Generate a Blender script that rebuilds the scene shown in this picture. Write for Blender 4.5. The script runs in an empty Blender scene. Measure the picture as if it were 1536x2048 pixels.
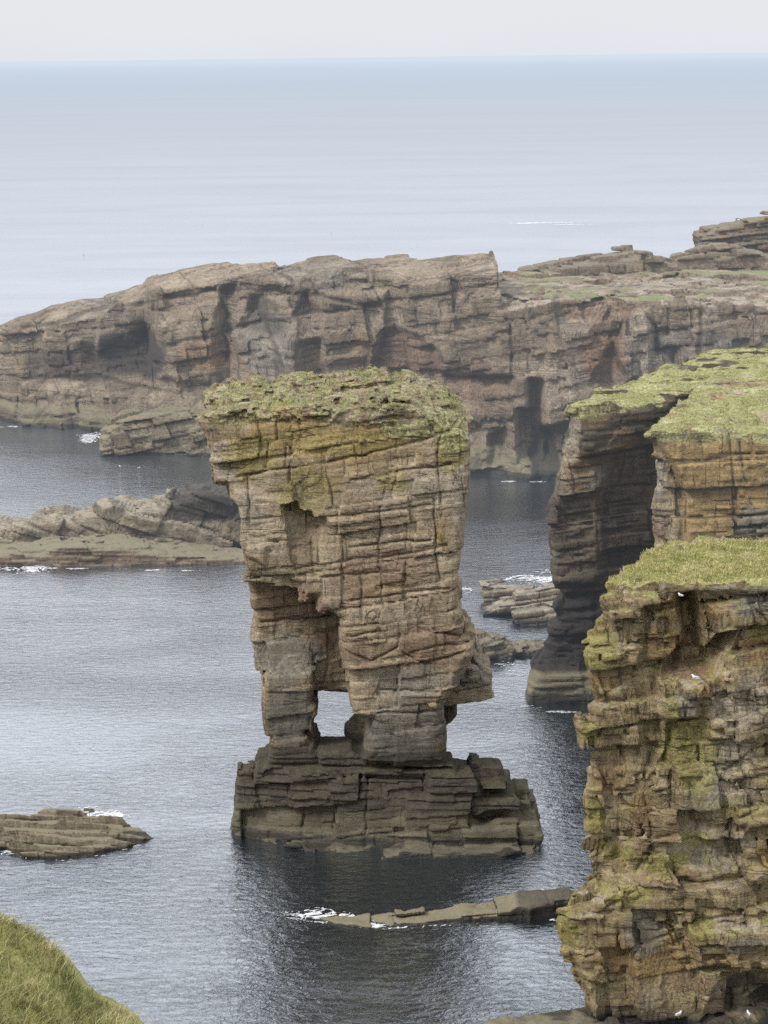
import bpy, math, time
import numpy as np

T0 = time.time()
SC = bpy.context.scene
COL = SC.collection
F32 = np.float32

# ------------------------------------------------------------------ camera
FPX, PITCH, ROLL, CAMZ = 4500.0, math.radians(11.45), -math.radians(0.71), 60.0


def basis():
    F = np.array([0, math.cos(PITCH), -math.sin(PITCH)])
    U0 = np.array([0, math.sin(PITCH), math.cos(PITCH)])
    R0 = np.array([1.0, 0, 0])
    c, s = math.cos(ROLL), math.sin(ROLL)
    return F, R0 * c + U0 * s, U0 * c - R0 * s


CF, CR, CU = basis()


def ray(px, py):
    return CF + CR * ((px - 768) / FPX) - CU * ((py - 1024) / FPX)


def P(px, py, Y):
    """point of the plane y = Y that is seen at photo pixel px, py"""
    d = ray(px, py)
    t = Y / d[1]
    return np.array([d[0] * t, Y, CAMZ + d[2] * t])


def S(px, py, z=0.0):
    d = ray(px, py)
    t = (z - CAMZ) / d[2]
    return np.array([d[0] * t, d[1] * t, z])


def XZ(pts, Y):
    return np.array([[P(a, b, Y)[0], P(a, b, Y)[2]] for a, b in pts])


def XY(pts, z=0.0):
    return np.array([S(a, b, z)[:2] for a, b in pts])


from mathutils import Matrix
cam = bpy.data.cameras.new('camera')
cam.sensor_fit = 'HORIZONTAL'
cam.sensor_width = 36
cam.lens = FPX / 1536 * 36
cam.clip_start = 0.5
cam.clip_end = 300000
camo = bpy.data.objects.new('camera', cam)
COL.objects.link(camo)
M = Matrix.Identity(4)
for i in range(3):
    M[i][0], M[i][1], M[i][2] = CR[i], CU[i], -CF[i]
M[2][3] = CAMZ
camo.matrix_world = M
SC.camera = camo
SC.render.resolution_x, SC.render.resolution_y = 768, 1024

# ------------------------------------------------------------------ noise
_rng = np.random.default_rng(7)
TAB = _rng.random((32, 32, 32), dtype=F32) * 2 - 1
HT = _rng.random(8192, dtype=F32)


def vn(x, y, z):
    x, y, z = (np.asarray(a, dtype=F32) for a in (x, y, z))
    xi, yi, zi = np.floor(x).astype(np.int32), np.floor(y).astype(np.int32), np.floor(z).astype(np.int32)
    fx, fy, fz = x - xi, y - yi, z - zi
    fx, fy, fz = fx * fx * (3 - 2 * fx), fy * fy * (3 - 2 * fy), fz * fz * (3 - 2 * fz)
    x0, y0, z0 = xi & 31, yi & 31, zi & 31
    x1, y1, z1 = (xi + 1) & 31, (yi + 1) & 31, (zi + 1) & 31
    a = TAB[x0, y0, z0] * (1 - fx) + TAB[x1, y0, z0] * fx
    b = TAB[x0, y1, z0] * (1 - fx) + TAB[x1, y1, z0] * fx
    c = TAB[x0, y0, z1] * (1 - fx) + TAB[x1, y0, z1] * fx
    d = TAB[x0, y1, z1] * (1 - fx) + TAB[x1, y1, z1] * fx
    return (a * (1 - fy) + b * fy) * (1 - fz) + (c * (1 - fy) + d * fy) * fz


def fbm(x, y, z, s, n=3, seed=0.0):
    out, amp, tot = 0, 1.0, 0
    for k in range(n):
        q = 2.03 ** k / s
        out = out + amp * vn(x * q + seed + 3.7 * k, y * q + 1.3 * seed + 9.1 * k, z * q + 5.3 * k - seed)
        tot += amp
        amp *= 0.5
    return out / tot


def hsh(*ks):
    h = np.int64(17)
    for k in ks:
        h = h * 1000003 + np.asarray(k, dtype=np.int64) * 7919 + 101
        h = h ^ (h >> 13)
    return HT[np.abs(h) % 8191]


class Book:
    """cuts a line into pieces of random length"""
    def __init__(s, lo, hi, seed, span=400.0, skew=1.6):
        r = np.random.default_rng(seed)
        n = int(2 * span / lo)
        t = lo + (hi - lo) * r.random(n) ** skew
        e = np.cumsum(t) - span
        s.e = e[e < span]

    def __call__(s, b):
        i = np.searchsorted(s.e, b)
        i = np.clip(i, 1, len(s.e) - 1)
        lo, hi = s.e[i - 1], s.e[i]
        return i, np.minimum(b - lo, hi - b).astype(F32), ((b - lo) / (hi - lo)).astype(F32)


def detail(x, y, z, c):
    """bedded, jointed rock: offset (+ = cut in), crack 0..1, tint 0..1"""
    warp = c.get('warp', 0.5) * vn(x / c.get('ws', 9), y / c.get('ws', 9), z / c.get('ws', 9) + c['seed'])
    b = z + c['dx'] * x + c['dy'] * y + warp
    ca, sa = math.cos(c.get('ja', .25)), math.sin(c.get('ja', .25))
    jw = 0.35 * vn(x / 3.1, y / 3.1, z / 2.3 + 4)
    u = x * ca + y * sa + c.get('lean', .12) * z + jw
    v = -x * sa + y * ca - 0.08 * z + jw
    out = np.zeros_like(b, dtype=F32)
    crack = np.zeros_like(out)
    tint = np.zeros_like(out)
    for k, L in enumerate(c['levels']):
        bb, jb = L['_b'], L['_j']
        i, db, fb = bb(b)
        g = i // L.get('hold', 1)
        sh = hsh(g, 3 + k) * 9
        iu, du, _ = jb(u + sh)
        iv, dv, _ = jb(v * 0.8 + sh + 50)
        blk = hsh(i, iu, iv, k)
        mod = .25 + .95 * sstep(-.15, .3, vn(x / 3.7 + 5 * k, y / 3.7, z / 2.6 - 3 * k)) if k else 1
        out += mod * L['ab'] * (hsh(i, 31 + k) * 2 - 1) + L['ak'] * 1.5 * (np.clip(blk * 2.4 - .7, 0, 1) * 2 - 1) * (hsh(i, iu, iv, 40 + k) < .75)
        # only some joints and bedding planes open up
        jon = (hsh(g, iu, 77) < L['jf'])
        bon = 0.35 + 0.65 * (hsh(i, iu // 2, 5) < L['bf'])
        w = L['w']
        cr = np.maximum(np.exp(-(du / w) ** 2) * jon, np.exp(-(db / w) ** 2) * bon)
        out += L['cd'] * cr * (mod if k else 1)
        cr = cr * (mod if k else 1)
        # rounded block edges
        crack = np.maximum(crack, cr * L.get('cc', 1))
        tint += blk * L.get('ct', .5)
    out += c.get('na', .12) * fbm(x, y, z, c.get('ns', 2.0), 3, c['seed'])
    out += c.get('nb', .5) * fbm(x, y, z, c.get('nl', 9.0), 2, c['seed'] + 11)
    return out, crack, tint


def level(tb, tj, ab, ak, cd, w, jf=.5, bf=.5, hold=1, cc=1, ct=.5, seed=1):
    return dict(_b=Book(tb[0], tb[1], seed), _j=Book(tj[0], tj[1], seed + 50), ab=ab, ak=ak, cd=cd, w=w, jf=jf, bf=bf, hold=hold, cc=cc, ct=ct)


# ------------------------------------------------------------------ 2D / 3D fields
def poly_sdf(px, pz, pts):
    """signed distance to a polygon, negative inside"""
    pts = np.asarray(pts, dtype=F32)
    shape = np.broadcast(px, pz).shape
    d = np.full(shape, 1e9, dtype=F32)
    inside = np.zeros(shape, dtype=bool)
    n = len(pts)
    for i in range(n):
        ax, az = pts[i]
        bx, bz = pts[(i + 1) % n]
        ex, ez = bx - ax, bz - az
        wx, wz = px - ax, pz - az
        t = np.clip((wx * ex + wz * ez) / (ex * ex + ez * ez + 1e-9), 0, 1)
        d = np.minimum(d, (wx - ex * t) ** 2 + (wz - ez * t) ** 2)
        c = (az > pz) != (bz > pz)
        xc = ax + (pz - az) * (ex / (ez if abs(ez) > 1e-9 else 1e-9))
        inside ^= c & (px < xc)
    d = np.sqrt(d)
    return np.where(inside, -d, d)


def line_dist(px, pz, pts):
    d = np.full(np.broadcast(px, pz).shape, 1e9, dtype=F32)
    for (ax, az), (bx, bz) in zip(pts[:-1], pts[1:]):
        ex, ez = bx - ax, bz - az
        wx, wz = px - ax, pz - az
        t = np.clip((wx * ex + wz * ez) / (ex * ex + ez * ez + 1e-9), 0, 1)
        d = np.minimum(d, (wx - ex * t) ** 2 + (wz - ez * t) ** 2)
    return np.sqrt(d)


def round_max(a, b, r):
    a, b = a + r, b + r
    return np.sqrt(np.maximum(a, 0) ** 2 + np.maximum(b, 0) ** 2) + np.minimum(np.maximum(a, b), 0) - r


def sstep(a, b, v):
    t = np.clip((v - a) / (b - a), 0, 1)
    return t * t * (3 - 2 * t)


def interp(x, pts):
    pts = np.asarray(pts)
    return np.interp(x, pts[:, 0], pts[:, 1]).astype(F32)


def blob_mask(x, z, Y, blobs, n=None):
    """soft ellipses given on the face plane y = Y"""
    m = np.zeros(x.shape, dtype=F32)
    for (px, py, rx, ry, w) in blobs:
        c = P(px, py, Y)
        k = Y / FPX * 1.03
        d = np.sqrt(((x - c[0]) / (rx * k)) ** 2 + ((z - c[2]) / (ry * k)) ** 2)
        if n is not None:
            d = d + 0.45 * n
        m = np.maximum(m, w * sstep(1.25, 0.55, d))
    return m


# ------------------------------------------------------------------ surface nets
def surface_nets(f, org, h):
    nx, ny, nz = f.shape
    s = f < 0
    a = s[:-1, :-1, :-1].copy()
    o = a.copy()
    for i in (0, 1):
        for j in (0, 1):
            for k in (0, 1):
                q = s[i:nx - 1 + i, j:ny - 1 + j, k:nz - 1 + k]
                a &= q
                o |= q
    act = o & ~a
    ci, cj, ck = np.nonzero(act)
    vid = np.full(act.shape, -1, dtype=np.int32)
    vid[ci, cj, ck] = np.arange(len(ci), dtype=np.int32)
    pos = np.zeros((len(ci), 3), dtype=F32)
    cnt = np.zeros(len(ci), dtype=F32)
    C8 = {}
    for i in (0, 1):
        for j in (0, 1):
            for k in (0, 1):
                C8[(i, j, k)] = f[ci + i, cj + j, ck + k]
    for A in C8:
        for ax in range(3):
            if A[ax] == 1:
                continue
            B = list(A); B[ax] = 1; B = tuple(B)
            fa, fb = C8[A], C8[B]
            m = (fa < 0) != (fb < 0)
            t = np.where(m, fa / np.where(m, fa - fb, 1), 0)
            pt = [np.full(len(ci), A[q], dtype=F32) for q in range(3)]
            pt[ax] = t
            for q in range(3):
                pos[:, q] += np.where(m, pt[q], 0)
            cnt += m
    pos /= cnt[:, None]
    pos += np.stack([ci, cj, ck], 1)
    pos = pos * h + np.asarray(org, dtype=F32)
    quads = []
    for ax in range(3):
        n = [nx, ny, nz]
        sl0 = [slice(1, n[q] - 1) for q in range(3)]
        sl1 = list(sl0)
        sl0[ax] = slice(0, n[ax] - 1)
        sl1[ax] = slice(1, n[ax])
        s0, s1 = s[tuple(sl0)], s[tuple(sl1)]
        I = list(np.nonzero(s0 != s1))
        for q in range(3):
            if q != ax:
                I[q] = I[q] + 1
        u, v = [(1, 2), (2, 0), (0, 1)][ax]
        def cell(du, dv):
            J = list(I)
            J[u] = J[u] - du
            J[v] = J[v] - dv
            return vid[tuple(J)]
        q4 = np.stack([cell(1, 1), cell(0, 1), cell(0, 0), cell(1, 0)], 1)
        inside0 = s[tuple(I)]
        q4[~inside0] = q4[~inside0][:, ::-1]
        quads.append(q4)
    return pos, np.concatenate(quads)


def make_mesh(name, pos, faces, mat, attrs=None, parent=None, smooth=False):
    n = faces.shape[1]
    used = np.unique(faces)
    remap = np.full(len(pos), -1, dtype=np.int32)
    remap[used] = np.arange(len(used), dtype=np.int32)
    fc = remap[faces]
    me = bpy.data.meshes.new(name)
    me.vertices.add(len(used))
    me.vertices.foreach_set('co', pos[used].astype(F32).ravel())
    me.loops.add(fc.size)
    me.loops.foreach_set('vertex_index', fc.astype(np.int32).ravel())
    me.polygons.add(len(fc))
    me.polygons.foreach_set('loop_start', np.arange(0, fc.size, n, dtype=np.int32))
    me.polygons.foreach_set('use_smooth', np.full(len(fc), smooth))
    me.update(calc_edges=True)
    for k, a in (attrs or {}).items():
        at = me.color_attributes.new(k, 'FLOAT_COLOR', 'POINT')
        at.data.foreach_set('color', np.ascontiguousarray(a[used], dtype=F32).ravel())
    me.materials.append(mat)
    o = bpy.data.objects.new(name, me)
    COL.objects.link(o)
    if parent:
        o.parent = parent
    return o


def tag(o, label=None, cat=None, group=None, kind=None):
    if label: o['label'] = label
    if cat: o['category'] = cat
    if group: o['group'] = group
    if kind: o['kind'] = kind
    return o


def empty(name):
    o = bpy.data.objects.new(name, None)
    COL.objects.link(o)
    return o


def biggest(pos, faces):
    """drop crumbs that hang loose in the air"""
    lab = np.arange(len(pos), dtype=np.int64)
    for _ in range(200):
        m = lab[faces].min(1)
        new = lab.copy()
        for q in range(faces.shape[1]):
            np.minimum.at(new, faces[:, q], m)
        new = new[new]
        new = new[new]
        if (new == lab).all():
            break
        lab = new
    cnt = np.bincount(lab[faces[:, 0]], minlength=len(pos))
    return faces[lab[faces[:, 0]] == cnt.argmax()]


def build(box, h, base, det, paint, band=1.6, edge=.55, bias=.04):
    """box ((x0,x1),(y0,y1),(z0,z1)); base(X,Y,Z) on open grids -> f; det(x,y,z)->offset; returns pos, faces, attributes"""
    t = time.time()
    ax = [np.arange(a, b, h, dtype=F32) for a, b in box]
    X, Y, Z = ax[0][:, None, None], ax[1][None, :, None], ax[2][None, None, :]
    f = base(X, Y, Z).astype(F32)
    f = np.ascontiguousarray(np.broadcast_to(f, (len(ax[0]), len(ax[1]), len(ax[2])))).copy()
    I = np.nonzero(np.abs(f) < band)
    x, y, z = ax[0][I[0]], ax[1][I[1]], ax[2][I[2]]
    gi0, gi1 = np.maximum(I[0] - 1, 0), np.minimum(I[0] + 1, len(ax[0]) - 1)
    g = np.clip(np.abs(f[gi1, I[1], I[2]] - f[gi0, I[1], I[2]]) / (2 * h), 0, 1)
    f[I] += (det(x, y, z) - bias) * (1 - edge * g * g)
    # close the body at the edges of the box
    for q in range(3):
        sl = [slice(None)] * 3
        for e in (0, 1, -1, -2):
            sl[q] = e
            f[tuple(sl)] = np.maximum(f[tuple(sl)], h * .6)
    pos, faces = surface_nets(f, [a[0] for a in ax], h)
    faces = biggest(pos, faces)
    # vertex normals
    e1 = pos[faces[:, 2]] - pos[faces[:, 0]]
    e2 = pos[faces[:, 3]] - pos[faces[:, 1]]
    fn = np.cross(e1, e2)
    vnm = np.zeros_like(pos)
    for q in range(4):
        for a in range(3):
            vnm[:, a] += np.bincount(faces[:, q], weights=fn[:, a], minlength=len(pos))
    vnm /= np.linalg.norm(vnm, axis=1, keepdims=True) + 1e-9
    at = paint(pos[:, 0], pos[:, 1], pos[:, 2], vnm)
    print('built', len(pos), 'verts of', f.size, 'voxels in %.1f s' % (time.time() - t))
    return pos, faces, at, vnm


def rgba(r, g, b, a=None):
    z = np.zeros_like(r) if a is None else a
    return np.stack([r, g, b, z], 1)


# ------------------------------------------------------------------ materials
def srgb(h):
    c = [int(h[i:i + 2], 16) / 255 for i in (0, 2, 4)]
    return tuple(v / 12.92 if v <= .04045 else ((v + .055) / 1.055) ** 2.4 for v in c) + (1,)


class NT:
    def __init__(s, m):
        m.use_nodes = True
        s.t = m.node_tree
        s.t.nodes.clear()

    def n(s, typ, **kw):
        o = s.t.nodes.new(typ)
        for k, v in kw.items():
            if k == 'inp':
                for a, b in v.items():
                    s.put(o.inputs[a], b)
            else:
                setattr(o, k, v)
        return o

    def put(s, sock, v):
        if isinstance(v, bpy.types.NodeSocket):
            s.t.links.new(v, sock)
        else:
            sock.default_value = v

    def math(s, op, a, b=0.0, c=None, clamp=False):
        o = s.n('ShaderNodeMath', operation=op, use_clamp=clamp)
        s.put(o.inputs[0], a)
        s.put(o.inputs[1], b)
        if c is not None:
            s.put(o.inputs[2], c)
        return o.outputs[0]

    def mix(s, f, a, b, mode='MIX'):
        o = s.n('ShaderNodeMix', data_type='RGBA', blend_type=mode)
        s.put(o.inputs[0], f)
        s.put(o.inputs[6], a)
        s.put(o.inputs[7], b)
        return o.outputs[2]

    def noise(s, vec, scale, detail=4, rough=.55, dist=0.0):
        o = s.n('ShaderNodeTexNoise', inp={'Scale': scale, 'Detail': detail, 'Roughness': rough, 'Distortion': dist})
        s.put(o.inputs['Vector'], vec)
        return o.outputs['Fac']

    def mapping(s, vec, scale=(1, 1, 1), rot=(0, 0, 0), loc=(0, 0, 0)):
        o = s.n('ShaderNodeMapping')
        s.put(o.inputs[0], vec)
        o.inputs['Scale'].default_value = scale
        o.inputs['Rotation'].default_value = rot
        o.inputs['Location'].default_value = loc
        return o.outputs[0]

    def ramp(s, f, stops, interp='LINEAR'):
        o = s.n('ShaderNodeValToRGB')
        o.color_ramp.interpolation = interp
        e = o.color_ramp.elements
        while len(e) < len(stops):
            e.new(0.5)
        for q, (p, c) in zip(e, stops):
            q.position = p
            q.color = c if len(c) == 4 else tuple(c) + (1,)
        s.put(o.inputs[0], f)
        return o.outputs[0]

    def rng(s, f, a, b, c=0.0, d=1.0):
        o = s.n('ShaderNodeMapRange', interpolation_type='SMOOTHSTEP')
        for i, v in enumerate((f, a, b, c, d)):
            s.put(o.inputs[i], v)
        return o.outputs[0]

    def bw(s, v):
        return tuple([v] * 3 + [1])


def rock_material(name, stops, dip=0.0, scale=1.0, ochre=(.30, .17, .06), lichen=(.25, .21, .075), moss=(.205, .20, .095), olive=.55, hairdark=.72,
                  turf=((.17, .19, .07), (.30, .29, .13), (.10, .115, .04)), wet=(.035, .033, .028), haze=0.0,
                  bump=.7, hz=(.60, .68, .80), barn=(.215, .19, .125), crackdark=.8):
    """A: r tint, g crack, b ochre stain, a lichen ; B: r moss, g wet, b turf, a barnacle band ; C: r rust, g pale, b grey"""
    m = bpy.data.materials.new(name)
    N = NT(m)
    co = N.n('ShaderNodeNewGeometry').outputs['Position']
    A = N.n('ShaderNodeVertexColor', layer_name='A')
    B = N.n('ShaderNodeVertexColor', layer_name='B')
    Cc = N.n('ShaderNodeVertexColor', layer_name='C')
    def sep(v):
        q = N.n('ShaderNodeSeparateColor')
        N.put(q.inputs[0], v.outputs[0])
        return q.outputs[0], q.outputs[1], q.outputs[2], v.outputs[1]
    tint, crack, och, lich = sep(A)
    mo, we, tu, ba = sep(B)
    ru, pa, gr, da = sep(Cc)
    k = 1 / scale
    strat = N.mapping(co, scale=(.22 * k, .22 * k, 2.6 * k), rot=(0, dip, 0))
    n1 = N.noise(strat, 1.0, 6, .62, .25)
    n2 = N.noise(co, .55 * k, 6, .62)
    n3 = N.noise(co, 5.0 * k, 5, .7)
    n4 = N.noise(N.mapping(co, scale=(1.4 * k, 1.4 * k, .3 * k), loc=(7, 3, 1)), 1.0, 5, .65)
    f = N.math('ADD', N.math('MULTIPLY', n1, .5), N.math('MULTIPLY', tint, .33))
    f = N.math('ADD', f, N.math('MULTIPLY', n2, .42))
    f = N.math('SUBTRACT', f, .12)
    base = N.ramp(f, stops)
    def near(v, lo=.15, amt=.85):        # break the soft masks up with noise
        return N.rng(N.math('ADD', v, N.math('MULTIPLY', N.math('SUBTRACT', n2, .5), amt)), lo, lo + .55)
    base = N.mix(N.math('MULTIPLY', near(och), olive + .1), base, N.mix(n1, tuple(c * .62 for c in ochre) + (1,), tuple(c * 1.25 for c in ochre) + (1,)))
    base = N.mix(N.math('MULTIPLY', near(ru), .6), base, N.mix(n3, (.10, .06, .04, 1), (.23, .145, .10, 1)))
    base = N.mix(N.math('MULTIPLY', near(gr), .6), base, N.mix(n1, (.09, .09, .08, 1), (.25, .24, .21, 1)))
    base = N.mix(N.math('MULTIPLY', near(pa), .6), base, N.mix(n3, (.25, .215, .165, 1), (.40, .355, .285, 1)))
    base = N.mix(N.math('MULTIPLY', near(lich), olive), base, N.mix(n3, tuple(c * .55 for c in lichen) + (1,), tuple(c * 1.3 for c in lichen) + (1,)))
    # moss and thrift on the ledges
    mo2 = near(mo, .2, .9)
    base = N.mix(N.math('MULTIPLY', mo2, .9), base, N.ramp(n3, [(.3, tuple(c * .4 for c in moss)), (.5, moss), (.68, tuple(min(1, c * 1.8) for c in moss))]))
    # fine speckle and run-off streaks
    sp = N.math('ADD', N.math('MULTIPLY', n3, .75), N.math('MULTIPLY', n4, .55))
    base = N.mix(1.0, base, N.ramp(sp, [(.40, N.bw(.38)), (.65, N.bw(1.0)), (.88, N.bw(1.45))]), 'MULTIPLY')
    # hair cracks: thin contour lines of stretched noise, along the bedding and across it
    wv = N.mix(.22, co, N.n('ShaderNodeTexNoise', inp={'Scale': 1.3 * k, 'Detail': 3.0, 'Vector': co}).outputs['Color'], 'LINEAR_LIGHT')
    def hair(sc, rot, w, seed):
        q = N.noise(N.mapping(wv, scale=tuple(v * k for v in sc), rot=rot, loc=(seed, seed * 2, seed * 3)), 1.0, 2.0, .5)
        g = N.noise(N.mapping(co, scale=(.35 * k, .35 * k, .35 * k), loc=(seed * 5, 0, 0)), 1.0, 3, .6)
        l = N.rng(N.math('ABSOLUTE', N.math('SUBTRACT', q, .5)), 0.0, w, 1.0, 0.0)
        return N.math('MULTIPLY', l, N.rng(g, .47, .62))
    hl = N.math('MAXIMUM', hair((.14, .14, 1.3), (0, dip, 0), .026, 1.7), N.math('MULTIPLY', hair((.22, .22, 3.2), (0, dip * 1.3, 0), .030, 8.3), .6))
    hl = N.math('MAXIMUM', hl, hair((.75, .75, .10), (0, -.1, 0), .022, 4.1))
    hl = N.math('MAXIMUM', hl, N.math('MULTIPLY', hair((1.6, 1.6, .35), (0, .25, 0), .022, 6.6), .8))
    base = N.mix(N.math('MULTIPLY', hl, hairdark), base, (.02, .016, .012, 1))
    n5 = N.noise(co, 15.0 * k, 3, .75)
    base = N.mix(1.0, base, N.ramp(n5, [(.30, N.bw(.66)), (.5, N.bw(1.06)), (.70, N.bw(1.42))]), 'MULTIPLY')
    # cracks are darker than the rock around them
    ck = N.math('MULTIPLY', N.rng(crack, .25, .95), crackdark)
    base = N.mix(ck, base, (.016, .013, .011, 1))
    # tide zone
    base = N.mix(N.math('MULTIPLY', near(ba, .2, .7), .85), base, N.mix(n3, tuple(c * .6 for c in barn) + (1,), tuple(c * 1.2 for c in barn) + (1,)))
    base = N.mix(N.math('MULTIPLY', near(we, .2, .5), .88), base, N.mix(n3, tuple(c * .4 for c in wet) + (1,), tuple(c * 1.5 for c in wet) + (1,)))
    base = N.mix(N.math('MULTIPLY', near(da, .2, .5), .78), base, (.02, .02, .022, 1))  # dark mask, also carries painted shade of caves, recesses and overhangs
    # grass
    g1 = N.noise(co, .35, 4, .6)
    g2 = N.noise(co, 3.2, 5, .75)
    tf = N.math('ADD', N.math('MULTIPLY', g1, .75), N.math('MULTIPLY', g2, .5))
    tc = N.ramp(tf, [(.40, turf[2]), (.52, turf[0]), (.63, turf[0]), (.76, turf[1])])
    tc = N.mix(1.0, tc, N.ramp(g2, [(.32, N.bw(.5)), (.5, N.bw(1)), (.7, N.bw(1.35))]), 'MULTIPLY')
    base = N.mix(near(tu, .2, .6), base, tc)
    if haze > 0:
        pass
    bs = N.n('ShaderNodeBsdfPrincipled', inp={'Base Color': base, 'Specular IOR Level': .25})
    N.put(bs.inputs['Roughness'], N.math('SUBTRACT', .9, N.math('MULTIPLY', near(we, .2, .5), .4)))
    hgt = N.math('ADD', N.math('MULTIPLY', n1, .5), N.math('MULTIPLY', n3, .4))
    hgt = N.math('ADD', hgt, N.math('MULTIPLY', n5, .14))
    hgt = N.math('ADD', hgt, N.math('MULTIPLY', N.math('MULTIPLY', g2, tu), .6))
    hgt = N.math('SUBTRACT', hgt, N.math('MULTIPLY', hl, .30))
    bp = N.n('ShaderNodeBump', inp={'Strength': bump, 'Distance': .35 * scale, 'Height': hgt})
    N.put(bs.inputs['Normal'], bp.outputs[0])
    out = N.n('ShaderNodeOutputMaterial')
    if haze > 0:        # thin sea haze put into the rock itself as an even glow
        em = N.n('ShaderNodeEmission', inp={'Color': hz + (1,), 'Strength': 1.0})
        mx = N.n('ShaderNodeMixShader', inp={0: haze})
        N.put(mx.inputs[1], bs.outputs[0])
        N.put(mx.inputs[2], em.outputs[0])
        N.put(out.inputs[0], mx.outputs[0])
    else:
        N.put(out.inputs[0], bs.outputs[0])
    return m


def split_build(thing, parts, pos, faces, at, mats):
    """parts: list of (name, face mask, material, label)"""
    left = np.ones(len(faces), dtype=bool)
    obs = []
    for name, mask, mat, lab in parts:
        mm = left & mask
        left &= ~mask
        if mm.sum() > 3:
            o = make_mesh(name, pos, faces[mm], mat, at, thing)
            if lab: o['label'] = lab
            obs.append(o)
    return obs


# ------------------------------------------------------------------ world, sun
SUN = np.array([-.62, -.45, .78]); SUN = SUN / np.linalg.norm(SUN)
w = bpy.data.worlds.new('World')
SC.world = w
N = NT(w)
N.t.nodes.clear()
sky = N.n('ShaderNodeTexSky', sky_type='NISHITA')
sky.sun_disc = False
sky.sun_elevation = math.asin(SUN[2])
sky.sun_rotation = math.atan2(SUN[0], SUN[1])
sky.air_density, sky.dust_density = 1.6, 4.0
vec = N.n('ShaderNodeTexCoord').outputs['Generated']
sx = N.n('ShaderNodeSeparateXYZ')
N.put(sx.inputs[0], vec)
el = N.math('ABSOLUTE', sx.outputs[2])
over = N.ramp(el, [(0.0, (.80, .83, .89)), (.012, (.83, .845, .885)), (.05, (.85, .855, .885)), (.18, (1.12, 1.14, 1.17)), (.42, (1.42, 1.44, 1.49)), (1.0, (1.35, 1.4, 1.48))])
cl = N.noise(N.mapping(vec, scale=(2.2, 2.2, 5)), 1.0, 4, .55)
over = N.mix(1.0, over, N.ramp(cl, [(.3, N.bw(.93)), (.7, N.bw(1.0))]), 'MULTIPLY')
b1 = N.n('ShaderNodeBackground', inp={'Color': over, 'Strength': .99})
b2 = N.n('ShaderNodeBackground', inp={'Color': sky.outputs[0], 'Strength': .012})
ad = N.n('ShaderNodeAddShader')
N.put(ad.inputs[0], b1.outputs[0])
N.put(ad.inputs[1], b2.outputs[0])
N.put(N.n('ShaderNodeOutputWorld').inputs[0], ad.outputs[0])

sl = bpy.data.lights.new('sun', 'SUN')
sl.energy, sl.angle, sl.color = 2.5, math.radians(14), (1.0, .96, .90)
so = bpy.data.objects.new('sun', sl)
from mathutils import Vector
so.rotation_euler = Vector(SUN).to_track_quat('Z', 'Y').to_euler()
so.location = (0, 0, 120)
COL.objects.link(so)

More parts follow.
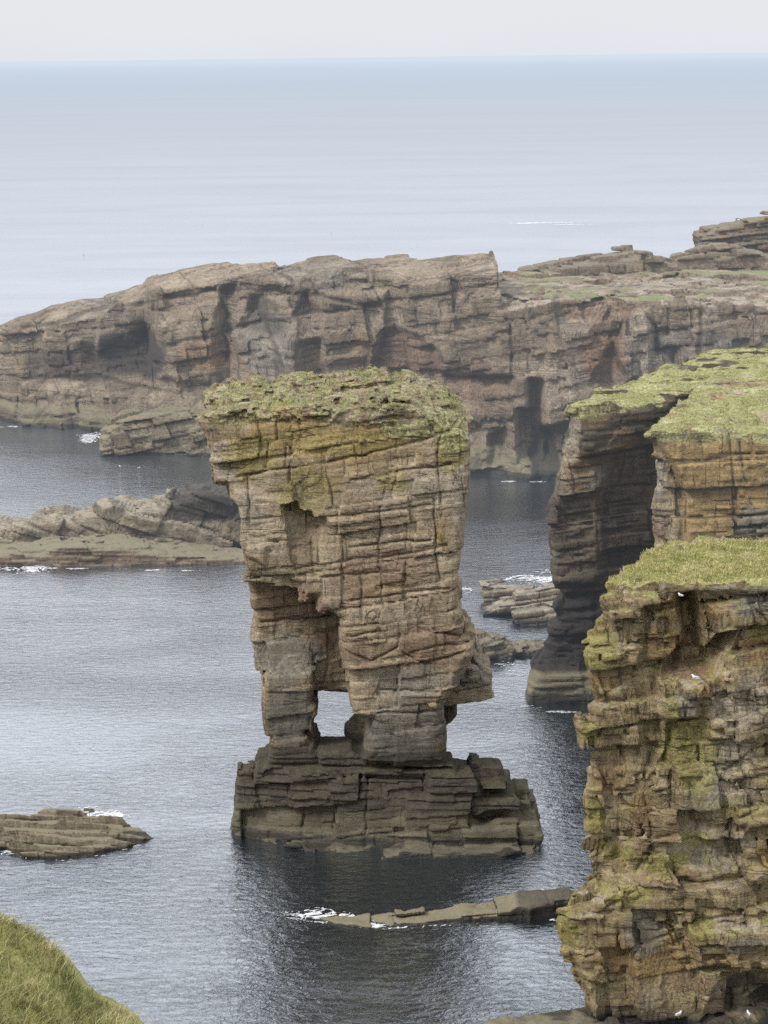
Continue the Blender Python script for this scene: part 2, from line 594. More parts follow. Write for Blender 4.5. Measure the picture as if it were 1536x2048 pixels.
# ------------------------------------------------------------------ sea
def sea_material():
    m = bpy.data.materials.new('sea_water')
    N = NT(m)
    co = N.n('ShaderNodeNewGeometry').outputs['Position']
    ln = N.n('ShaderNodeVectorMath', operation='LENGTH')
    N.put(ln.inputs[0], co)
    d = ln.outputs['Value']
    # ripples, chop and swell
    r1 = N.noise(N.mapping(co, scale=(.75, 1.5, 1), rot=(0, 0, .15)), 1.0, 5, .62, .5)
    r2 = N.noise(N.mapping(co, scale=(.16, .34, 1), rot=(0, 0, -.2)), 1.0, 4, .6, .4)
    r3 = N.noise(N.mapping(co, scale=(.012, .045, 1), rot=(0, 0, .1)), 1.0, 3, .5)
    r4 = N.noise(N.mapping(co, scale=(1.6, 2.6, 1), rot=(0, 0, .5)), 1.0, 3, .6, .8)
    h = N.math('ADD', N.math('MULTIPLY', r1, .15), N.math('MULTIPLY', r2, .12))
    h = N.math('ADD', h, N.math('MULTIPLY', r4, .08))
    gust = N.noise(N.mapping(co, scale=(.02, .035, 1), rot=(0, 0, .5)), 1.0, 4, .6, 1.2)
    st = N.math('MULTIPLY', N.rng(d, 180, 2500, 1.0, .25), N.rng(gust, .35, .65, .55, 1.25))
    bp = N.n('ShaderNodeBump', inp={'Distance': 1.0, 'Height': h})
    N.put(bp.inputs['Strength'], st)
    nrm = bp.outputs[0]
    fr = N.n('ShaderNodeLayerWeight', inp={'Blend': .5})
    N.put(fr.inputs['Normal'], nrm)
    frp = N.math('POWER', fr.outputs['Facing'], 1.5)
    calm = N.noise(N.mapping(co, scale=(.006, .022, 1), rot=(0, 0, .06)), 1.0, 4, .6, .6)
    fac = N.math('MULTIPLY', frp, N.math('ADD', 1.06, N.math('MULTIPLY', N.math('SUBTRACT', calm, .5), .5)), clamp=True)
    body = N.n('ShaderNodeBsdfDiffuse', inp={'Color': (.006, .014, .019, 1)})
    gl = N.n('ShaderNodeBsdfGlossy', inp={'Color': (.89, .93, 1.0, 1), 'Roughness': .05})
    N.put(gl.inputs['Normal'], nrm)
    mx = N.n('ShaderNodeMixShader')
    N.put(mx.inputs[0], fac)
    N.put(mx.inputs[1], body.outputs[0])
    N.put(mx.inputs[2], gl.outputs[0])
    # haze painted into the water: a pale blue glow that closes with distance
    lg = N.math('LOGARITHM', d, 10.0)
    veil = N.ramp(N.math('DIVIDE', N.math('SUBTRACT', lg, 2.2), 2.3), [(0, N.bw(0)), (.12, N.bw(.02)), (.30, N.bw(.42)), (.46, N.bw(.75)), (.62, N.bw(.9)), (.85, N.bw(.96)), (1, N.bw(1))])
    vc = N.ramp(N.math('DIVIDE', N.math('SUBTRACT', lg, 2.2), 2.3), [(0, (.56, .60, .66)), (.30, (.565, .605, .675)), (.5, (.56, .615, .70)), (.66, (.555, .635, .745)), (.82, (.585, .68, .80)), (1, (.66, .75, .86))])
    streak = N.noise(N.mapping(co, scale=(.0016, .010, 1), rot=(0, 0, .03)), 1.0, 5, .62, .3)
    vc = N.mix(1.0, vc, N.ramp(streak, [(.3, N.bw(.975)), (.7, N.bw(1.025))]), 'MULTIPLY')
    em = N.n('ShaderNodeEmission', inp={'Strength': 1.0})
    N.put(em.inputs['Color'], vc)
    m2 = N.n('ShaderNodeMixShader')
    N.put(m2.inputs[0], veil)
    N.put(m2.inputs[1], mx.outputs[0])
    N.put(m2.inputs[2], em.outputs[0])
    N.put(N.n('ShaderNodeOutputMaterial').inputs[0], m2.outputs[0])
    return m


R = 150000.0
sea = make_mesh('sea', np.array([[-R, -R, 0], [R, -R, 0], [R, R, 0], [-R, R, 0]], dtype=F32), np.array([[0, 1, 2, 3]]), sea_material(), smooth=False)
tag(sea, kind='structure')

# ------------------------------------------------------------------ rock palettes
ST_STACK = [(.0, (.055, .04, .024)), (.25, (.145, .11, .07)), (.5, (.265, .21, .14)), (.72, (.375, .31, .22)), (1, (.49, .42, .30))]
ST_NEAR = [(.0, (.06, .043, .022)), (.25, (.15, .11, .06)), (.5, (.24, .187, .105)), (.72, (.31, .255, .155)), (1, (.40, .34, .23))]
ST_FAR = [(.0, (.04, .031, .022)), (.25, (.115, .088, .063)), (.5, (.21, .165, .118)), (.72, (.30, .245, .18)), (1, (.40, .34, .25))]
ST_DARK = [(.0, (.022, .017, .012)), (.3, (.055, .043, .03)), (.55, (.105, .085, .06)), (.75, (.155, .13, .092)), (1, (.24, .21, .16))]
ST_REEF = [(.0, (.05, .04, .028)), (.3, (.13, .108, .075)), (.55, (.225, .19, .135)), (.75, (.31, .27, .20)), (1, (.42, .38, .29))]
M_stack = rock_material('stack_sandstone', ST_STACK, dip=.13, bump=.6, ochre=(.29, .20, .08), olive=.6)
M_near = rock_material('cliff_sandstone', ST_NEAR, dip=.1, bump=.6, ochre=(.23, .15, .065), lichen=(.235, .215, .06), olive=.6, turf=((.235, .235, .08), (.38, .33, .16), (.14, .14, .05)))
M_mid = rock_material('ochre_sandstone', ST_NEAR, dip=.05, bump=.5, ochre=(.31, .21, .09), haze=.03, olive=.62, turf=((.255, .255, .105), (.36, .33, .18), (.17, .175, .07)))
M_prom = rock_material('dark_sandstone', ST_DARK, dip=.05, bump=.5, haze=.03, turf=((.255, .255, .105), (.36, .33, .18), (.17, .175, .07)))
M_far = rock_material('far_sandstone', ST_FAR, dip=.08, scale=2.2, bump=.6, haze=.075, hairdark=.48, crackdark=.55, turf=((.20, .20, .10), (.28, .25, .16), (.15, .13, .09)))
M_reef = rock_material('reef_rock', ST_REEF, dip=-.1, bump=.5)
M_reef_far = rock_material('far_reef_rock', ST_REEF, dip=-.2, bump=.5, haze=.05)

# ------------------------------------------------------------------ the sea stack
YA = 169.5
stack_front = [(397, 780), (395, 828), (412, 862), (425, 895), (425, 928), (429, 962), (456, 968), (460, 996), (475, 1003), (481, 1037), (485, 1095), (494, 1140),
               (540, 1142), (575, 1143), (602, 1153), (605, 1172), (637, 1175), (640, 1198), (668, 1200), (683, 1213), (684, 1262), (692, 1300), (697, 1340),
               (700, 1378), (704, 1404), (745, 1417), (742, 1440), (733, 1453), (727, 1494), (790, 1504), (841, 1502), (887, 1496), (889, 1456), (886, 1390),
               (905, 1350), (925, 1322), (941, 1290), (943, 1270), (917, 1257), (923, 1228), (922, 1210), (910, 1195), (912, 1162), (918, 1120), (925, 1074),
               (927, 1012), (933, 970), (935, 920), (935, 882), (940, 849), (940, 700), (397, 700)]
stack_inner = [(460, 850), (480, 1000), (490, 1120), (504, 1168), (506, 1203), (516, 1266), (502, 1278), (502, 1294), (508, 1298), (508, 1351), (518, 1352),
               (524, 1367), (560, 1380), (629, 1380), (702, 1392), (740, 1405), (830, 1300), (830, 850)]
left_leg = [(516, 1330), (519, 1352), (524, 1367), (522, 1403), (526, 1444), (531, 1465), (543, 1468), (544, 1494), (535, 1520), (645, 1520), (633, 1496), (627, 1482),
            (609, 1478), (617, 1472), (612, 1456), (625, 1451), (622, 1430), (633, 1417), (631, 1403), (622, 1397), (625, 1378), (628, 1330)]
back_leg = [(708, 1370), (712, 1417), (710, 1456), (692, 1469), (702, 1483), (697, 1512), (800, 1512), (800, 1370)]
beak = [(840, 1300), (923, 1324), (962, 1334), (968, 1348), (980, 1352), (983, 1366), (978, 1376), (996, 1385), (955, 1397), (914, 1401), (880, 1405), (840, 1390)]
back_beak = [(860, 1375), (914, 1400), (915, 1430), (904, 1444), (891, 1453), (870, 1465)]
tier_top = [(524, 1512), (545, 1497), (632, 1500), (645, 1518), (672, 1516), (695, 1504), (727, 1500), (890, 1499), (900, 1512), (906, 1528), (913, 1545), (915, 1760), (524, 1760)]
tier_mid = [(471, 1530), (522, 1524), (600, 1530), (905, 1538), (940, 1546), (957, 1551), (963, 1560), (1010, 1564), (1010, 1760), (466, 1760), (467, 1658), (473, 1617), (476, 1558), (471, 1549)]
tier_low = [(474, 1552), (600, 1560), (740, 1568), (960, 1574), (1019, 1569), (1060, 1571), (1062, 1590), (1077, 1590), (1077, 1604), (1071, 1610), (1073, 1631), (1081, 1638), (1080, 1648), (1073, 1663), (1069, 1700), (1066, 1760), (466, 1760), (467, 1658), (473, 1617)]
apron = [(462, 1655), (475, 1676), (560, 1692), (640, 1705), (700, 1716), (754, 1724), (836, 1733), (900, 1728), (970, 1720), (1064, 1706), (1082, 1680), (1000, 1600), (520, 1600)]
ap = XY(apron)
recess1 = [(566, 1010), (592, 1005), (597, 1022), (622, 1026), (626, 1038), (652, 1036), (664, 1060), (670, 1150), (590, 1150), (580, 1090)]
slab_out = [(470, 985), (590, 1000), (585, 1082), (535, 1088), (530, 1130), (480, 1110)]
stack_cracks = [[(468, 962), (535, 945), (652, 924), (735, 907), (860, 874), (932, 850)], [(652, 932), (660, 978), (668, 1010)], [(760, 1012), (758, 1116), (766, 1212)],
                [(685, 1070), (685, 1162)], [(590, 1140), (685, 1122), (760, 1114), (893, 1091)], [(685, 1253), (777, 1241), (918, 1216)], [(518, 1266), (577, 1262), (681, 1255)],
                [(693, 1270), (777, 1254), (850, 1240)], [(759, 1380), (878, 1378)], [(754, 1426), (882, 1421)], [(622, 1305), (627, 1380)], [(734, 1567), (732, 1690)],
                [(554, 841), (554, 882)], [(575, 891), (590, 915), (606, 928)], [(889, 830), (889, 857), (875, 887), (877, 945), (883, 1012)], [(868, 1000), (870, 1110), (880, 1160)],
                [(493, 960), (500, 1060)], [(535, 890), (530, 940)], [(571, 890), (572, 938)], [(700, 1200), (760, 1190), (900, 1175)], [(620, 1040), (690, 1030), (760, 1020), (860, 1010)],
                [(700, 1095), (760, 1085), (860, 1080)], [(600, 1153), (690, 1150), (800, 1140)], [(722, 1152), (724, 1240)], [(690, 1300), (740, 1320), (795, 1290), (800, 1255)],
                [(800, 1260), (830, 1250), (930, 1275)], [(805, 1300), (850, 1325), (930, 1300)], [(820, 1300), (860, 1290), (936, 1285)], [(700, 960), (800, 940), (900, 930)]]
c_st = dict(seed=3.3, dx=-.14, dy=0.0, warp=.7, ws=12, ja=.12, lean=-.05, na=.07, ns=1.5, nb=.35, nl=7,
            levels=[level((1.6, 4.4), (2.5, 6.5), .12, .30, .22, .10, .5, .4, 1, .8, .5, 11),
                    level((.35, 1.3), (.9, 3.4), .05, .09, .09, .07, .42, .35, 2, .55, .5, 12)])


def stack_top(X, Y):
    back = interp(X, [(a[0], a[2]) for a in (P(q[0], q[1], 177) for q in [(397, 797), (430, 780), (464, 769), (514, 761), (530, 764), (593, 757), (693, 750), (760, 744), (818, 749), (881, 776), (914, 799), (940, 822)])])
    return back - .085 * np.maximum(177 - Y, 0) - .04 * np.maximum(0, 169 - Y) ** 1.5


def base_stack(X, Y, Z):
    X2, Z2 = X[:, :, :], Z
    def piece(pts, yf, yb, r, Yp=YA):
        s = poly_sdf(X2, Z2, XZ(pts, Yp))
        return round_max(s, np.maximum(yf - Y, Y - yb), r)
    g = XZ(recess1, 166)
    zt, zb = P(600, 1040, 166)[2], P(600, 1120, 166)[2]
    rec = sstep(.18, -.18, poly_sdf(X2, Z2, g)) * 1.6 * (.15 + .85 * sstep(zb, zt, Z2)) * sstep(-3.6, -5.6, X2)
    so_ = sstep(.3, -.3, poly_sdf(X2, Z2, XZ(slab_out, 166))) * .5
    yf = 165.6 + rec - so_ + .03 * np.maximum(0, Z2 - 20) + .05 * np.maximum(0, 12 - Z2)
    # the left and right thirds fall back a little
    yf = yf + .012 * (X2 + 1.5) ** 2 * (X2 < -1.5) + .02 * np.maximum(0, X2 - 3) ** 2
    f = piece(stack_front, yf, 177.5, np.float32(.9))
    f = np.maximum(f, (Z - stack_top(X, Y)) * .95)
    f = np.minimum(f, np.maximum(piece(stack_inner, 169.5 + 1.0 * sstep(-6.5, -3.2, X2), 178.0, .4), Z - 31))
    f = np.minimum(f, piece(left_leg, 167.6, 174.5, .6))
    f = np.minimum(f, piece(back_leg, 170.8, 176.5, .5, 171.5))
    f = np.minimum(f, piece(beak, 167.9, 174.5, .12))
    f = np.minimum(f, piece(back_beak, 171, 176, .4, 171.5))
    yfb = interp(X2, [(-12.1, 168.5), (-7.5, 167.0), (3, 165.5), (11.5, 165.0)])
    f = np.minimum(f, piece(tier_top, np.maximum(yfb, 165.8) + 1.0, 172.5, .35, 171.5))
    f = np.minimum(f, piece(tier_mid, yfb + .35 + .06 * (Z2 - 3), 171.5 - .25*np.maximum(0, Z2 - 3), .2, 169.6))
    f = np.minimum(f, piece(tier_low, yfb - .1 + .08 * (Z2 - 1), 172.5 - .6*np.maximum(0, Z2 - 1.5), .2, 168.6))
    # ledges stepping down to the right, and the dark hollow at the right end
    for pts, d_ in (([(640, 1512), (700, 1508), (735, 1530), (905, 1530), (905, 1548), (640, 1552)], .5), ([(855, 1545), (1015, 1562), (1015, 1580), (860, 1570)], .9), ([(780, 1588), (1062, 1592), (1062, 1606), (780, 1604)], 1.0),
                    ([(700, 1570), (860, 1572), (860, 1586), (700, 1584)], .7)):
        f = np.minimum(f, piece(pts, yfb + 1.1 - d_, 171, .12, 166.8))
    f = np.maximum(f, -piece([(945, 1640), (975, 1626), (1020, 1622), (1066, 1632), (1095, 1640), (1095, 1652), (1040, 1640), (1000, 1640), (965, 1652)], 160, 167.2, .1, 165.4))
    fa = np.maximum(poly_sdf(X[:, 0:1, :], Y, ap), Z - (.16 + .10 * vn(X / 1.1, Y / .8, 0 * X) + .06 * np.sin(X * .7)))
    return np.minimum(f, fa)


ckx = [XZ(c, 166) for c in stack_cracks]


def det_stack(x, y, z):
    o, ck, ti = detail(x, y, z, c_st)
    m = np.full(x.shape, 1e9, dtype=F32)
    wob = .12 * vn(x * 1.3, y, z * 1.3)
    for c in ckx:
        m = np.minimum(m, line_dist(x + wob, z + wob, c))
    e = np.exp(-(m / .10) ** 2) * (y < 171)
    o = o * np.where(z < 6.1, 1.15, np.where((x > 4.3) & (z < 12.5), .3, np.where(z < 12, .42, .8)))
    top = sstep(32.6, 33.6, z)
    o = o * (1 - .3 * top) + .22 * e + top * (.32 * vn(x * .9, y * .9, z * 2.2) + .40 * (hsh(np.floor(x * 1.3 + .4 * vn(x, y, z)), np.floor(y * 1.1), np.floor((z - .1 * x) * 3.3)) - .5) + .25 * (np.abs(vn(x * 2.1, y * 2.1, z * 5)) - .25))
    ap_ = (z < .9)
    o = np.where(ap_, o * .5, o)
    # stepped strata of the plinth
    q = z - .02 * x
    o += np.where((z < 7) & (z > 3.2), .22 * (((q / .62) % 1.0) - .4), 0)
    o += np.where((z > 5.4) & (z < 6.6), .35 * np.exp(-((z - 6.1) / .18) ** 2), 0)
    return o


def paint_stack(x, y, z, n):
    o, ck, ti = detail(x, y, z, c_st)
    m = np.full(x.shape, 1e9, dtype=F32)
    wob = .12 * vn(x * 1.3, y, z * 1.3)
    for c in ckx:
        m = np.minimum(m, line_dist(x + wob, z + wob, c))
    lw = .55 + .45 * vn(x / 1.2, y, z / 1.2 + 9)
    ck = np.maximum(ck * .6, np.exp(-(m / .095) ** 2) * (y < 171) * (.4 + .6 * lw))
    nn = fbm(x, y, z, 1.8, 3, 2)
    n2 = fbm(x, y, z, .7, 2, 9)
    och = blob_mask(x, z, 166, [(620, 900, 300, 80, .40), (600, 870, 110, 38, 1), (720, 880, 110, 38, .8), (560, 850, 60, 40, .9), (480, 900, 50, 35, .5), (760, 1170, 70, 30, .4), (880, 1060, 16, 26, .8)], nn)
    lic = blob_mask(x, z, 166, [(610, 985, 60, 55, .9), (500, 920, 60, 50, .8), (785, 960, 34, 26, .8), (900, 900, 36, 50, .8), (700, 880, 140, 35, .6), (885, 1075, 14, 22, .7)], nn)
    rust = blob_mask(x, z, 168, [(585, 1215, 80, 45, 1), (760, 1130, 110, 50, .55), (860, 1280, 80, 55, .75), (700, 1170, 60, 45, .5), (740, 1290, 50, 40, .6), (650, 1285, 40, 20, .9), (560, 1350, 25, 8, .8)], nn)
    grey = blob_mask(x, z, 168, [(570, 1320, 70, 55, 1), (580, 1420, 60, 70, .8), (800, 1440, 90, 60, 1), (810, 1350, 100, 40, .8), (930, 1350, 60, 35, .7), (520, 890, 30, 20, .4)], nn)
    pale = blob_mask(x, z, 166, [(445, 930, 30, 50, .9), (500, 1030, 40, 50, .6), (830, 980, 110, 60, .5), (920, 1000, 30, 90, .6), (540, 1080, 60, 50, .35), (760, 1230, 120, 18, .4)], nn)
    top = sstep(32.5, 33.5, z + .8 * nn)
    moss = np.maximum(top * (.55 + .9 * n2), blob_mask(x, z, 166, [(820, 850, 70, 32, .9), (900, 860, 40, 50, .8), (460, 830, 60, 30, .6)], nn))
    ledge = (z > 3) & (z < 6.8)
    lic = np.maximum(lic, ledge * sstep(.55, .9, n[:, 2]) * .9)
    turf = top * sstep(.55, .9, n[:, 2]) * sstep(.0, .4, n2 + nn) * .7
    pale = np.maximum(pale, top * sstep(.05, .3, n2) * 1.0 * sstep(.0, .5, n[:, 2]))
    moss = moss * (1 - .75 * top * sstep(.12, .3, n2))
    rust = np.maximum(rust, top * sstep(.15, .45, -n2 - .3 * nn) * .9)
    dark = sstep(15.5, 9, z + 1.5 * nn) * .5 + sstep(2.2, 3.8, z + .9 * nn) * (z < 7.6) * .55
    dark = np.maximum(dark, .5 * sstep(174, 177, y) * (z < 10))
    dark = np.maximum(dark, .4 * blob_mask(x, z, 169, [(650, 1310, 50, 80, 1)], nn))  # shade of the recess above the window, painted into the colour
    barn = sstep(3.6, 1.9, z + 1.1 * nn) * .9
    wet = sstep(1.1, .35, z + .3 * nn) * .75 * (y < 168.5)
    lowshelf = (z < .6) & (n[:, 2] > .6)
    wet = np.where(lowshelf, .12 + .5 * sstep(0, .3, nn), wet)
    barn = np.where(lowshelf, 1.0, barn)
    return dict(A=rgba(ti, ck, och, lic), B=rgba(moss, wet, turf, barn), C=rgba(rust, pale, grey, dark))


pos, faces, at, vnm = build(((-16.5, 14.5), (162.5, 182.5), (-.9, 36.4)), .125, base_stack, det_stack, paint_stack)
root = tag(empty('sea_stack'), 'tall flat-topped rock stack standing on two legs with a window between them', 'sea stack')
ctr = pos[faces].mean(1)
cx, cy, cz = ctr[:, 0], ctr[:, 1], ctr[:, 2]
fz = vnm[faces].mean(1)[:, 2]
capz = 32.9 + .5 * vn(cx / 2, cy / 2, cz / 2)
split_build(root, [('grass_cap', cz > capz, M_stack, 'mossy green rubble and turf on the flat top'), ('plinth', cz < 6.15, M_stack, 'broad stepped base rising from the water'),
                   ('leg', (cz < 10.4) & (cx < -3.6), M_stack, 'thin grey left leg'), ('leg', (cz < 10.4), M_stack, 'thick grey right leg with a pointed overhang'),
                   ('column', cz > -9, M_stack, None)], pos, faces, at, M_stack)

fcap = (cz > 33) & (fz > .55) & (vn(cx / 1.5, cy / 1.5, 0 * cx) > -.3)
cap_pts = ctr[fcap]
stack_root = root

# ------------------------------------------------------------------ generic cliff with a silhouette that shears with depth
def sheared(s2, xs, ys, sh):
    out = np.empty((len(xs), len(ys), s2.shape[1]), dtype=F32)
    h = xs[1] - xs[0]
    for j, yy in enumerate(ys):
        q = np.clip((xs - sh(yy) - xs[0]) / h, 0, len(xs) - 1.001)
        i = q.astype(int)
        t = (q - i)[:, None].astype(F32)
        out[:, j, :] = s2[i] * (1 - t) + s2[i + 1] * t - np.maximum(0, xs[0] - (xs - sh(yy)))[:, None] * -1.0
    return out


# ------------------------------------------------------------------ the near cliff on the right
near_sil = [(1208, 1100), (1208, 1177), (1197, 1180), (1197, 1199), (1205, 1205), (1222, 1208), (1230, 1218), (1189, 1224), (1192, 1240), (1191, 1259), (1199, 1265), (1177, 1268), (1177, 1282),
            (1165, 1287), (1167, 1303), (1175, 1328), (1178, 1360), (1189, 1392), (1192, 1414), (1191, 1427), (1195, 1447), (1164, 1449), (1169, 1487), (1186, 1488), (1177, 1502), (1177, 1525),
            (1180, 1554), (1169, 1592), (1165, 1652), (1180, 1665), (1202, 1690), (1159, 1702), (1169, 1725), (1180, 1766), (1177, 1782), (1186, 1794), (1145, 1816), (1115, 1826), (1105, 1854),
            (1118, 1873), (1134, 1908), (1145, 1914), (1158, 1943), (1173, 1978), (1177, 2006), (1186, 2038), (1192, 2100), (2300, 2100), (2300, 700), (1208, 700)]
near_inset = [([(1355, 1190), (1385, 1185), (1400, 1230), (1410, 1300), (1440, 1270), (1470, 1262), (1440, 1320), (1420, 1345), (1330, 1352), (1345, 1320), (1370, 1290), (1362, 1230)], 2.4),
              ([(1290, 1210), (1360, 1200), (1370, 1290), (1350, 1350), (1280, 1340)], .9),
              ([(1440, 1938), (1560, 1938), (1560, 2024), (1400, 2030), (1410, 2000)], .9),
              ([(1285, 1440), (1320, 1430), (1325, 1500), (1290, 1560)], .8)]
near_out = [([(1322, 1366), (1400, 1362), (1395, 1432), (1322, 1436)], .9), ([(1395, 1360), (1600, 1290), (1600, 1480), (1410, 1475)], .7), ([(1165, 1285), (1250, 1275), (1250, 1400), (1180, 1400)], .3),
            ([(1120, 1826), (1230, 1770), (1350, 1740), (1600, 1720), (1600, 1940), (1500, 2000), (1600, 2100), (1180, 2100), (1180, 2000)], .9), ([(1380, 1560), (1600, 1500), (1600, 1640), (1390, 1650)], .4),
            ([(1380, 1120), (1600, 1120), (1600, 1190), (1385, 1185)], .4), ([(1380, 1850), (1600, 1830), (1600, 1935), (1400, 1930)], .6)]
near_cracks = [[(1180, 1692), (1245, 1690), (1300, 1670), (1380, 1650), (1450, 1632), (1545, 1590)], [(1190, 1815), (1230, 1790), (1300, 1752), (1400, 1760), (1545, 1740)],
               [(1250, 1895), (1330, 1865), (1400, 1830), (1470, 1815), (1545, 1815)], [(1130, 1912), (1200, 1890), (1260, 1880)], [(1300, 1580), (1360, 1568), (1440, 1552), (1545, 1540)],
               [(1400, 1445), (1450, 1458), (1545, 1464)], [(1445, 1540), (1500, 1495), (1545, 1480)], [(1230, 1220), (1245, 1290), (1235, 1330), (1250, 1400), (1250, 1450)],
               [(1170, 1588), (1250, 1586), (1300, 1578)], [(1205, 1415), (1280, 1425), (1330, 1430)], [(1195, 1400), (1250, 1360), (1310, 1362)], [(1355, 1560), (1352, 1640)],
               [(1240, 1590), (1240, 1690)], [(1200, 1520), (1212, 1580)], [(1300, 1665), (1290, 1600), (1300, 1540)], [(1420, 1365), (1470, 1390), (1545, 1412)], [(1330, 1240), (1332, 1300), (1345, 1350)],
               [(1200, 1700), (1204, 1790)], [(1270, 1760), (1300, 1690)], [(1230, 1830), (1240, 1890)], [(1360, 1870), (1380, 1930), (1400, 1990)], [(1520, 1440), (1500, 1360), (1510, 1300)],
               [(1240, 1480), (1250, 1560)], [(1285, 1430), (1275, 1500), (1290, 1560)], [(1340, 1440), (1345, 1500), (1335, 1560)], [(1470, 1640), (1480, 1735)], [(1540, 1180), (1500, 1200), (1540, 1260)]]
c_nr = dict(seed=8.1, dx=-.12, dy=.05, warp=.8, ws=11, ja=.35, lean=.10, na=.08, ns=1.2, nb=.35, nl=6,
            levels=[level((1.3, 3.4), (1.4, 3.8), .20, .44, .28, .11, .5, .5, 1, .8, .45, 21),
                    level((.4, 1.3), (.5, 1.8), .09, .18, .14, .08, .65, .55, 1, .7, .55, 22)])
NXS = [XZ(c, 133) for c in near_cracks]


def near_top(X, Y):
    return 28.4 - .01 * (Y - 133) + .20 * vn(X / 3.0, Y / 3.0, 5 + 0 * X) + .20 * vn(X / .8, Y / .8, 2 + 0 * X) + .10 * vn(X / .35, Y / .35, 9 + 0 * X) - .05 * np.maximum(0, 16.5 - X) \
        - 1.4 * sstep(144.5, 149.5, Y)


def base_near(X, Y, Z):
    s2 = poly_sdf(X[:, 0, :], Z[0, :, :].reshape(1, -1), XZ(near_sil, 134))
    s = sheared(s2, X.ravel(), Y.ravel(), lambda yy: .50 * max(0, yy - 134.3))
    yf = 132.6 + .10 * np.maximum(0, 18 - X) - .012 * (28 - Z) * 0
    for pts, a in near_inset:
        yf = yf + a * sstep(.35, -.45, poly_sdf(X, Z, XZ(pts, 133)))
    for pts, a in near_out:
        yf = yf - a * sstep(.3, -.3, poly_sdf(X, Z, XZ(pts, 132.5)))
    f = round_max(s, np.maximum(yf - Y, Y - 150), .35)
    return np.maximum(f, Z - near_top(X, Y))


def crack_near(x, y, z):
    m = np.full(x.shape, 1e9, dtype=F32)
    wob = .12 * vn(x * 1.3, y, z * 1.3)
    for c in NXS:
        m = np.minimum(m, line_dist(x + wob, z + wob, c))
    return np.exp(-(m / .10) ** 2) * (y < 137) * (.7 + .3 * vn(x, y, z + 5))


def det_near(x, y, z):
    o, ck, ti = detail(x, y, z, c_nr)
    g = sstep(27.6, 28.1, z)
    return o * (1 - .85 * g) + .34 * crack_near(x, y, z)


def paint_near(x, y, z, n):
    o, ck, ti = detail(x, y, z, c_nr)
    ck = np.maximum(ck * .7, crack_near(x, y, z) ** 2 * .9)
    nn = fbm(x, y, z, 1.6, 3, 2)
    n2 = fbm(x, y, z, .6, 2, 9)
    och = blob_mask(x, z, 133, [(1380, 1220, 60, 30, .9), (1330, 1290, 50, 40, .7), (1430, 1360, 60, 25, .7), (1520, 1300, 50, 30, .7), (1200, 1370, 35, 25, .8), (1280, 1620, 30, 40, .7), (1300, 1900, 110, 60, .8), (1530, 1700, 25, 35, .7), (1450, 1900, 70, 30, .5), (1220, 1560, 40, 30, .6)], nn)
    lic = blob_mask(x, z, 133, [(1200, 1300, 40, 40, .9), (1190, 1240, 20, 20, .9), (1380, 1500, 60, 90, .8), (1180, 1460, 20, 25, .9), (1185, 1630, 25, 40, 1), (1330, 1720, 60, 22, .95), (1240, 1715, 40, 22, .8), (1130, 1850, 40, 40, 1), (1400, 1850, 35, 30, .9), (1340, 1410, 20, 35, 1), (1490, 1600, 90, 30, .5), (1400, 1680, 40, 20, .7), (1250, 1780, 60, 22, .7), (1520, 1270, 30, 14, .9), (1210, 1170, 18, 25, 1)], nn)
    grey = blob_mask(x, z, 133, [(1365, 1400, 40, 30, 1), (1290, 1850, 50, 50, .8), (1510, 1200, 50, 40, .9), (1430, 1720, 60, 40, .5), (1470, 1680, 40, 25, .5), (1400, 1580, 50, 60, .5), (1480, 1870, 60, 25, .6)], nn)
    rust = blob_mask(x, z, 133, [(1340, 1745, 60, 18, 1), (1370, 1340, 50, 14, 1), (1290, 1640, 20, 40, .5), (1380, 1960, 60, 30, .6), (1290, 1700, 30, 14, .5), (1215, 1540, 30, 26, .6)], nn)
    pale = blob_mask(x, z, 133, [(1480, 1400, 80, 60, .75), (1450, 1500, 70, 60, .65), (1470, 1580, 70, 35, .6), (1430, 1660, 70, 20, .5), (1440, 1970, 20, 20, .8), (1300, 1980, 30, 30, .4), (1350, 1700, 40, 16, .5), (1470, 1830, 70, 12, .7)], nn)
    pale = np.maximum(pale, sstep(.3, .8, n[:, 2]) * (z < 27.6) * .55 * sstep(-.2, .3, nn))
    lic = np.maximum(lic, sstep(.3, .8, n[:, 2]) * (z < 27.6) * .7 * sstep(0, .3, n2))
    edge = sstep(27.5, 27.9, z) * sstep(.8, .4, n[:, 2]) * (y < 134.8)
    pale = np.maximum(pale, edge * sstep(-.1, .2, n2))
    turf = sstep(27.65, 27.95, z + .15 * n2) * sstep(.35, .75, n[:, 2])
    turf = turf * (1 - .9 * sstep(.22, .34, nn) * sstep(.1, .3, n2))
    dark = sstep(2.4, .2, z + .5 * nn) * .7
    dark = np.maximum(dark, .75 * blob_mask(x, z, 133, [(1500, 1990, 110, 50, 1), (1330, 2040, 90, 30, .9)], nn))  # painted shade of the undercut at the cliff foot
    wet = sstep(1.0, .2, z + .3 * nn) * .8
    moss = sstep(27.2, 28.3, z + nn) * .55 * sstep(.1, .5, n2 + .3 * n[:, 2])
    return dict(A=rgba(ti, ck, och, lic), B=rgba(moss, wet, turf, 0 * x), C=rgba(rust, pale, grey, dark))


pos, faces, at, vnm = build(((8.6, 33.5), (127.5, 151), (-.9, 30.2)), .12, base_near, det_near, paint_near)
root = tag(empty('near_cliff'), kind='structure')
cB = at['B'][faces].mean(1)[:, 2]
split_build(root, [('turf', cB > .5, M_near, None), ('rock_face', cB > -9, M_near, None)], pos, faces, at, M_near)
fm = cB > .5
near_turf = (pos[faces[fm]].mean(1), vnm[faces[fm]].mean(1))

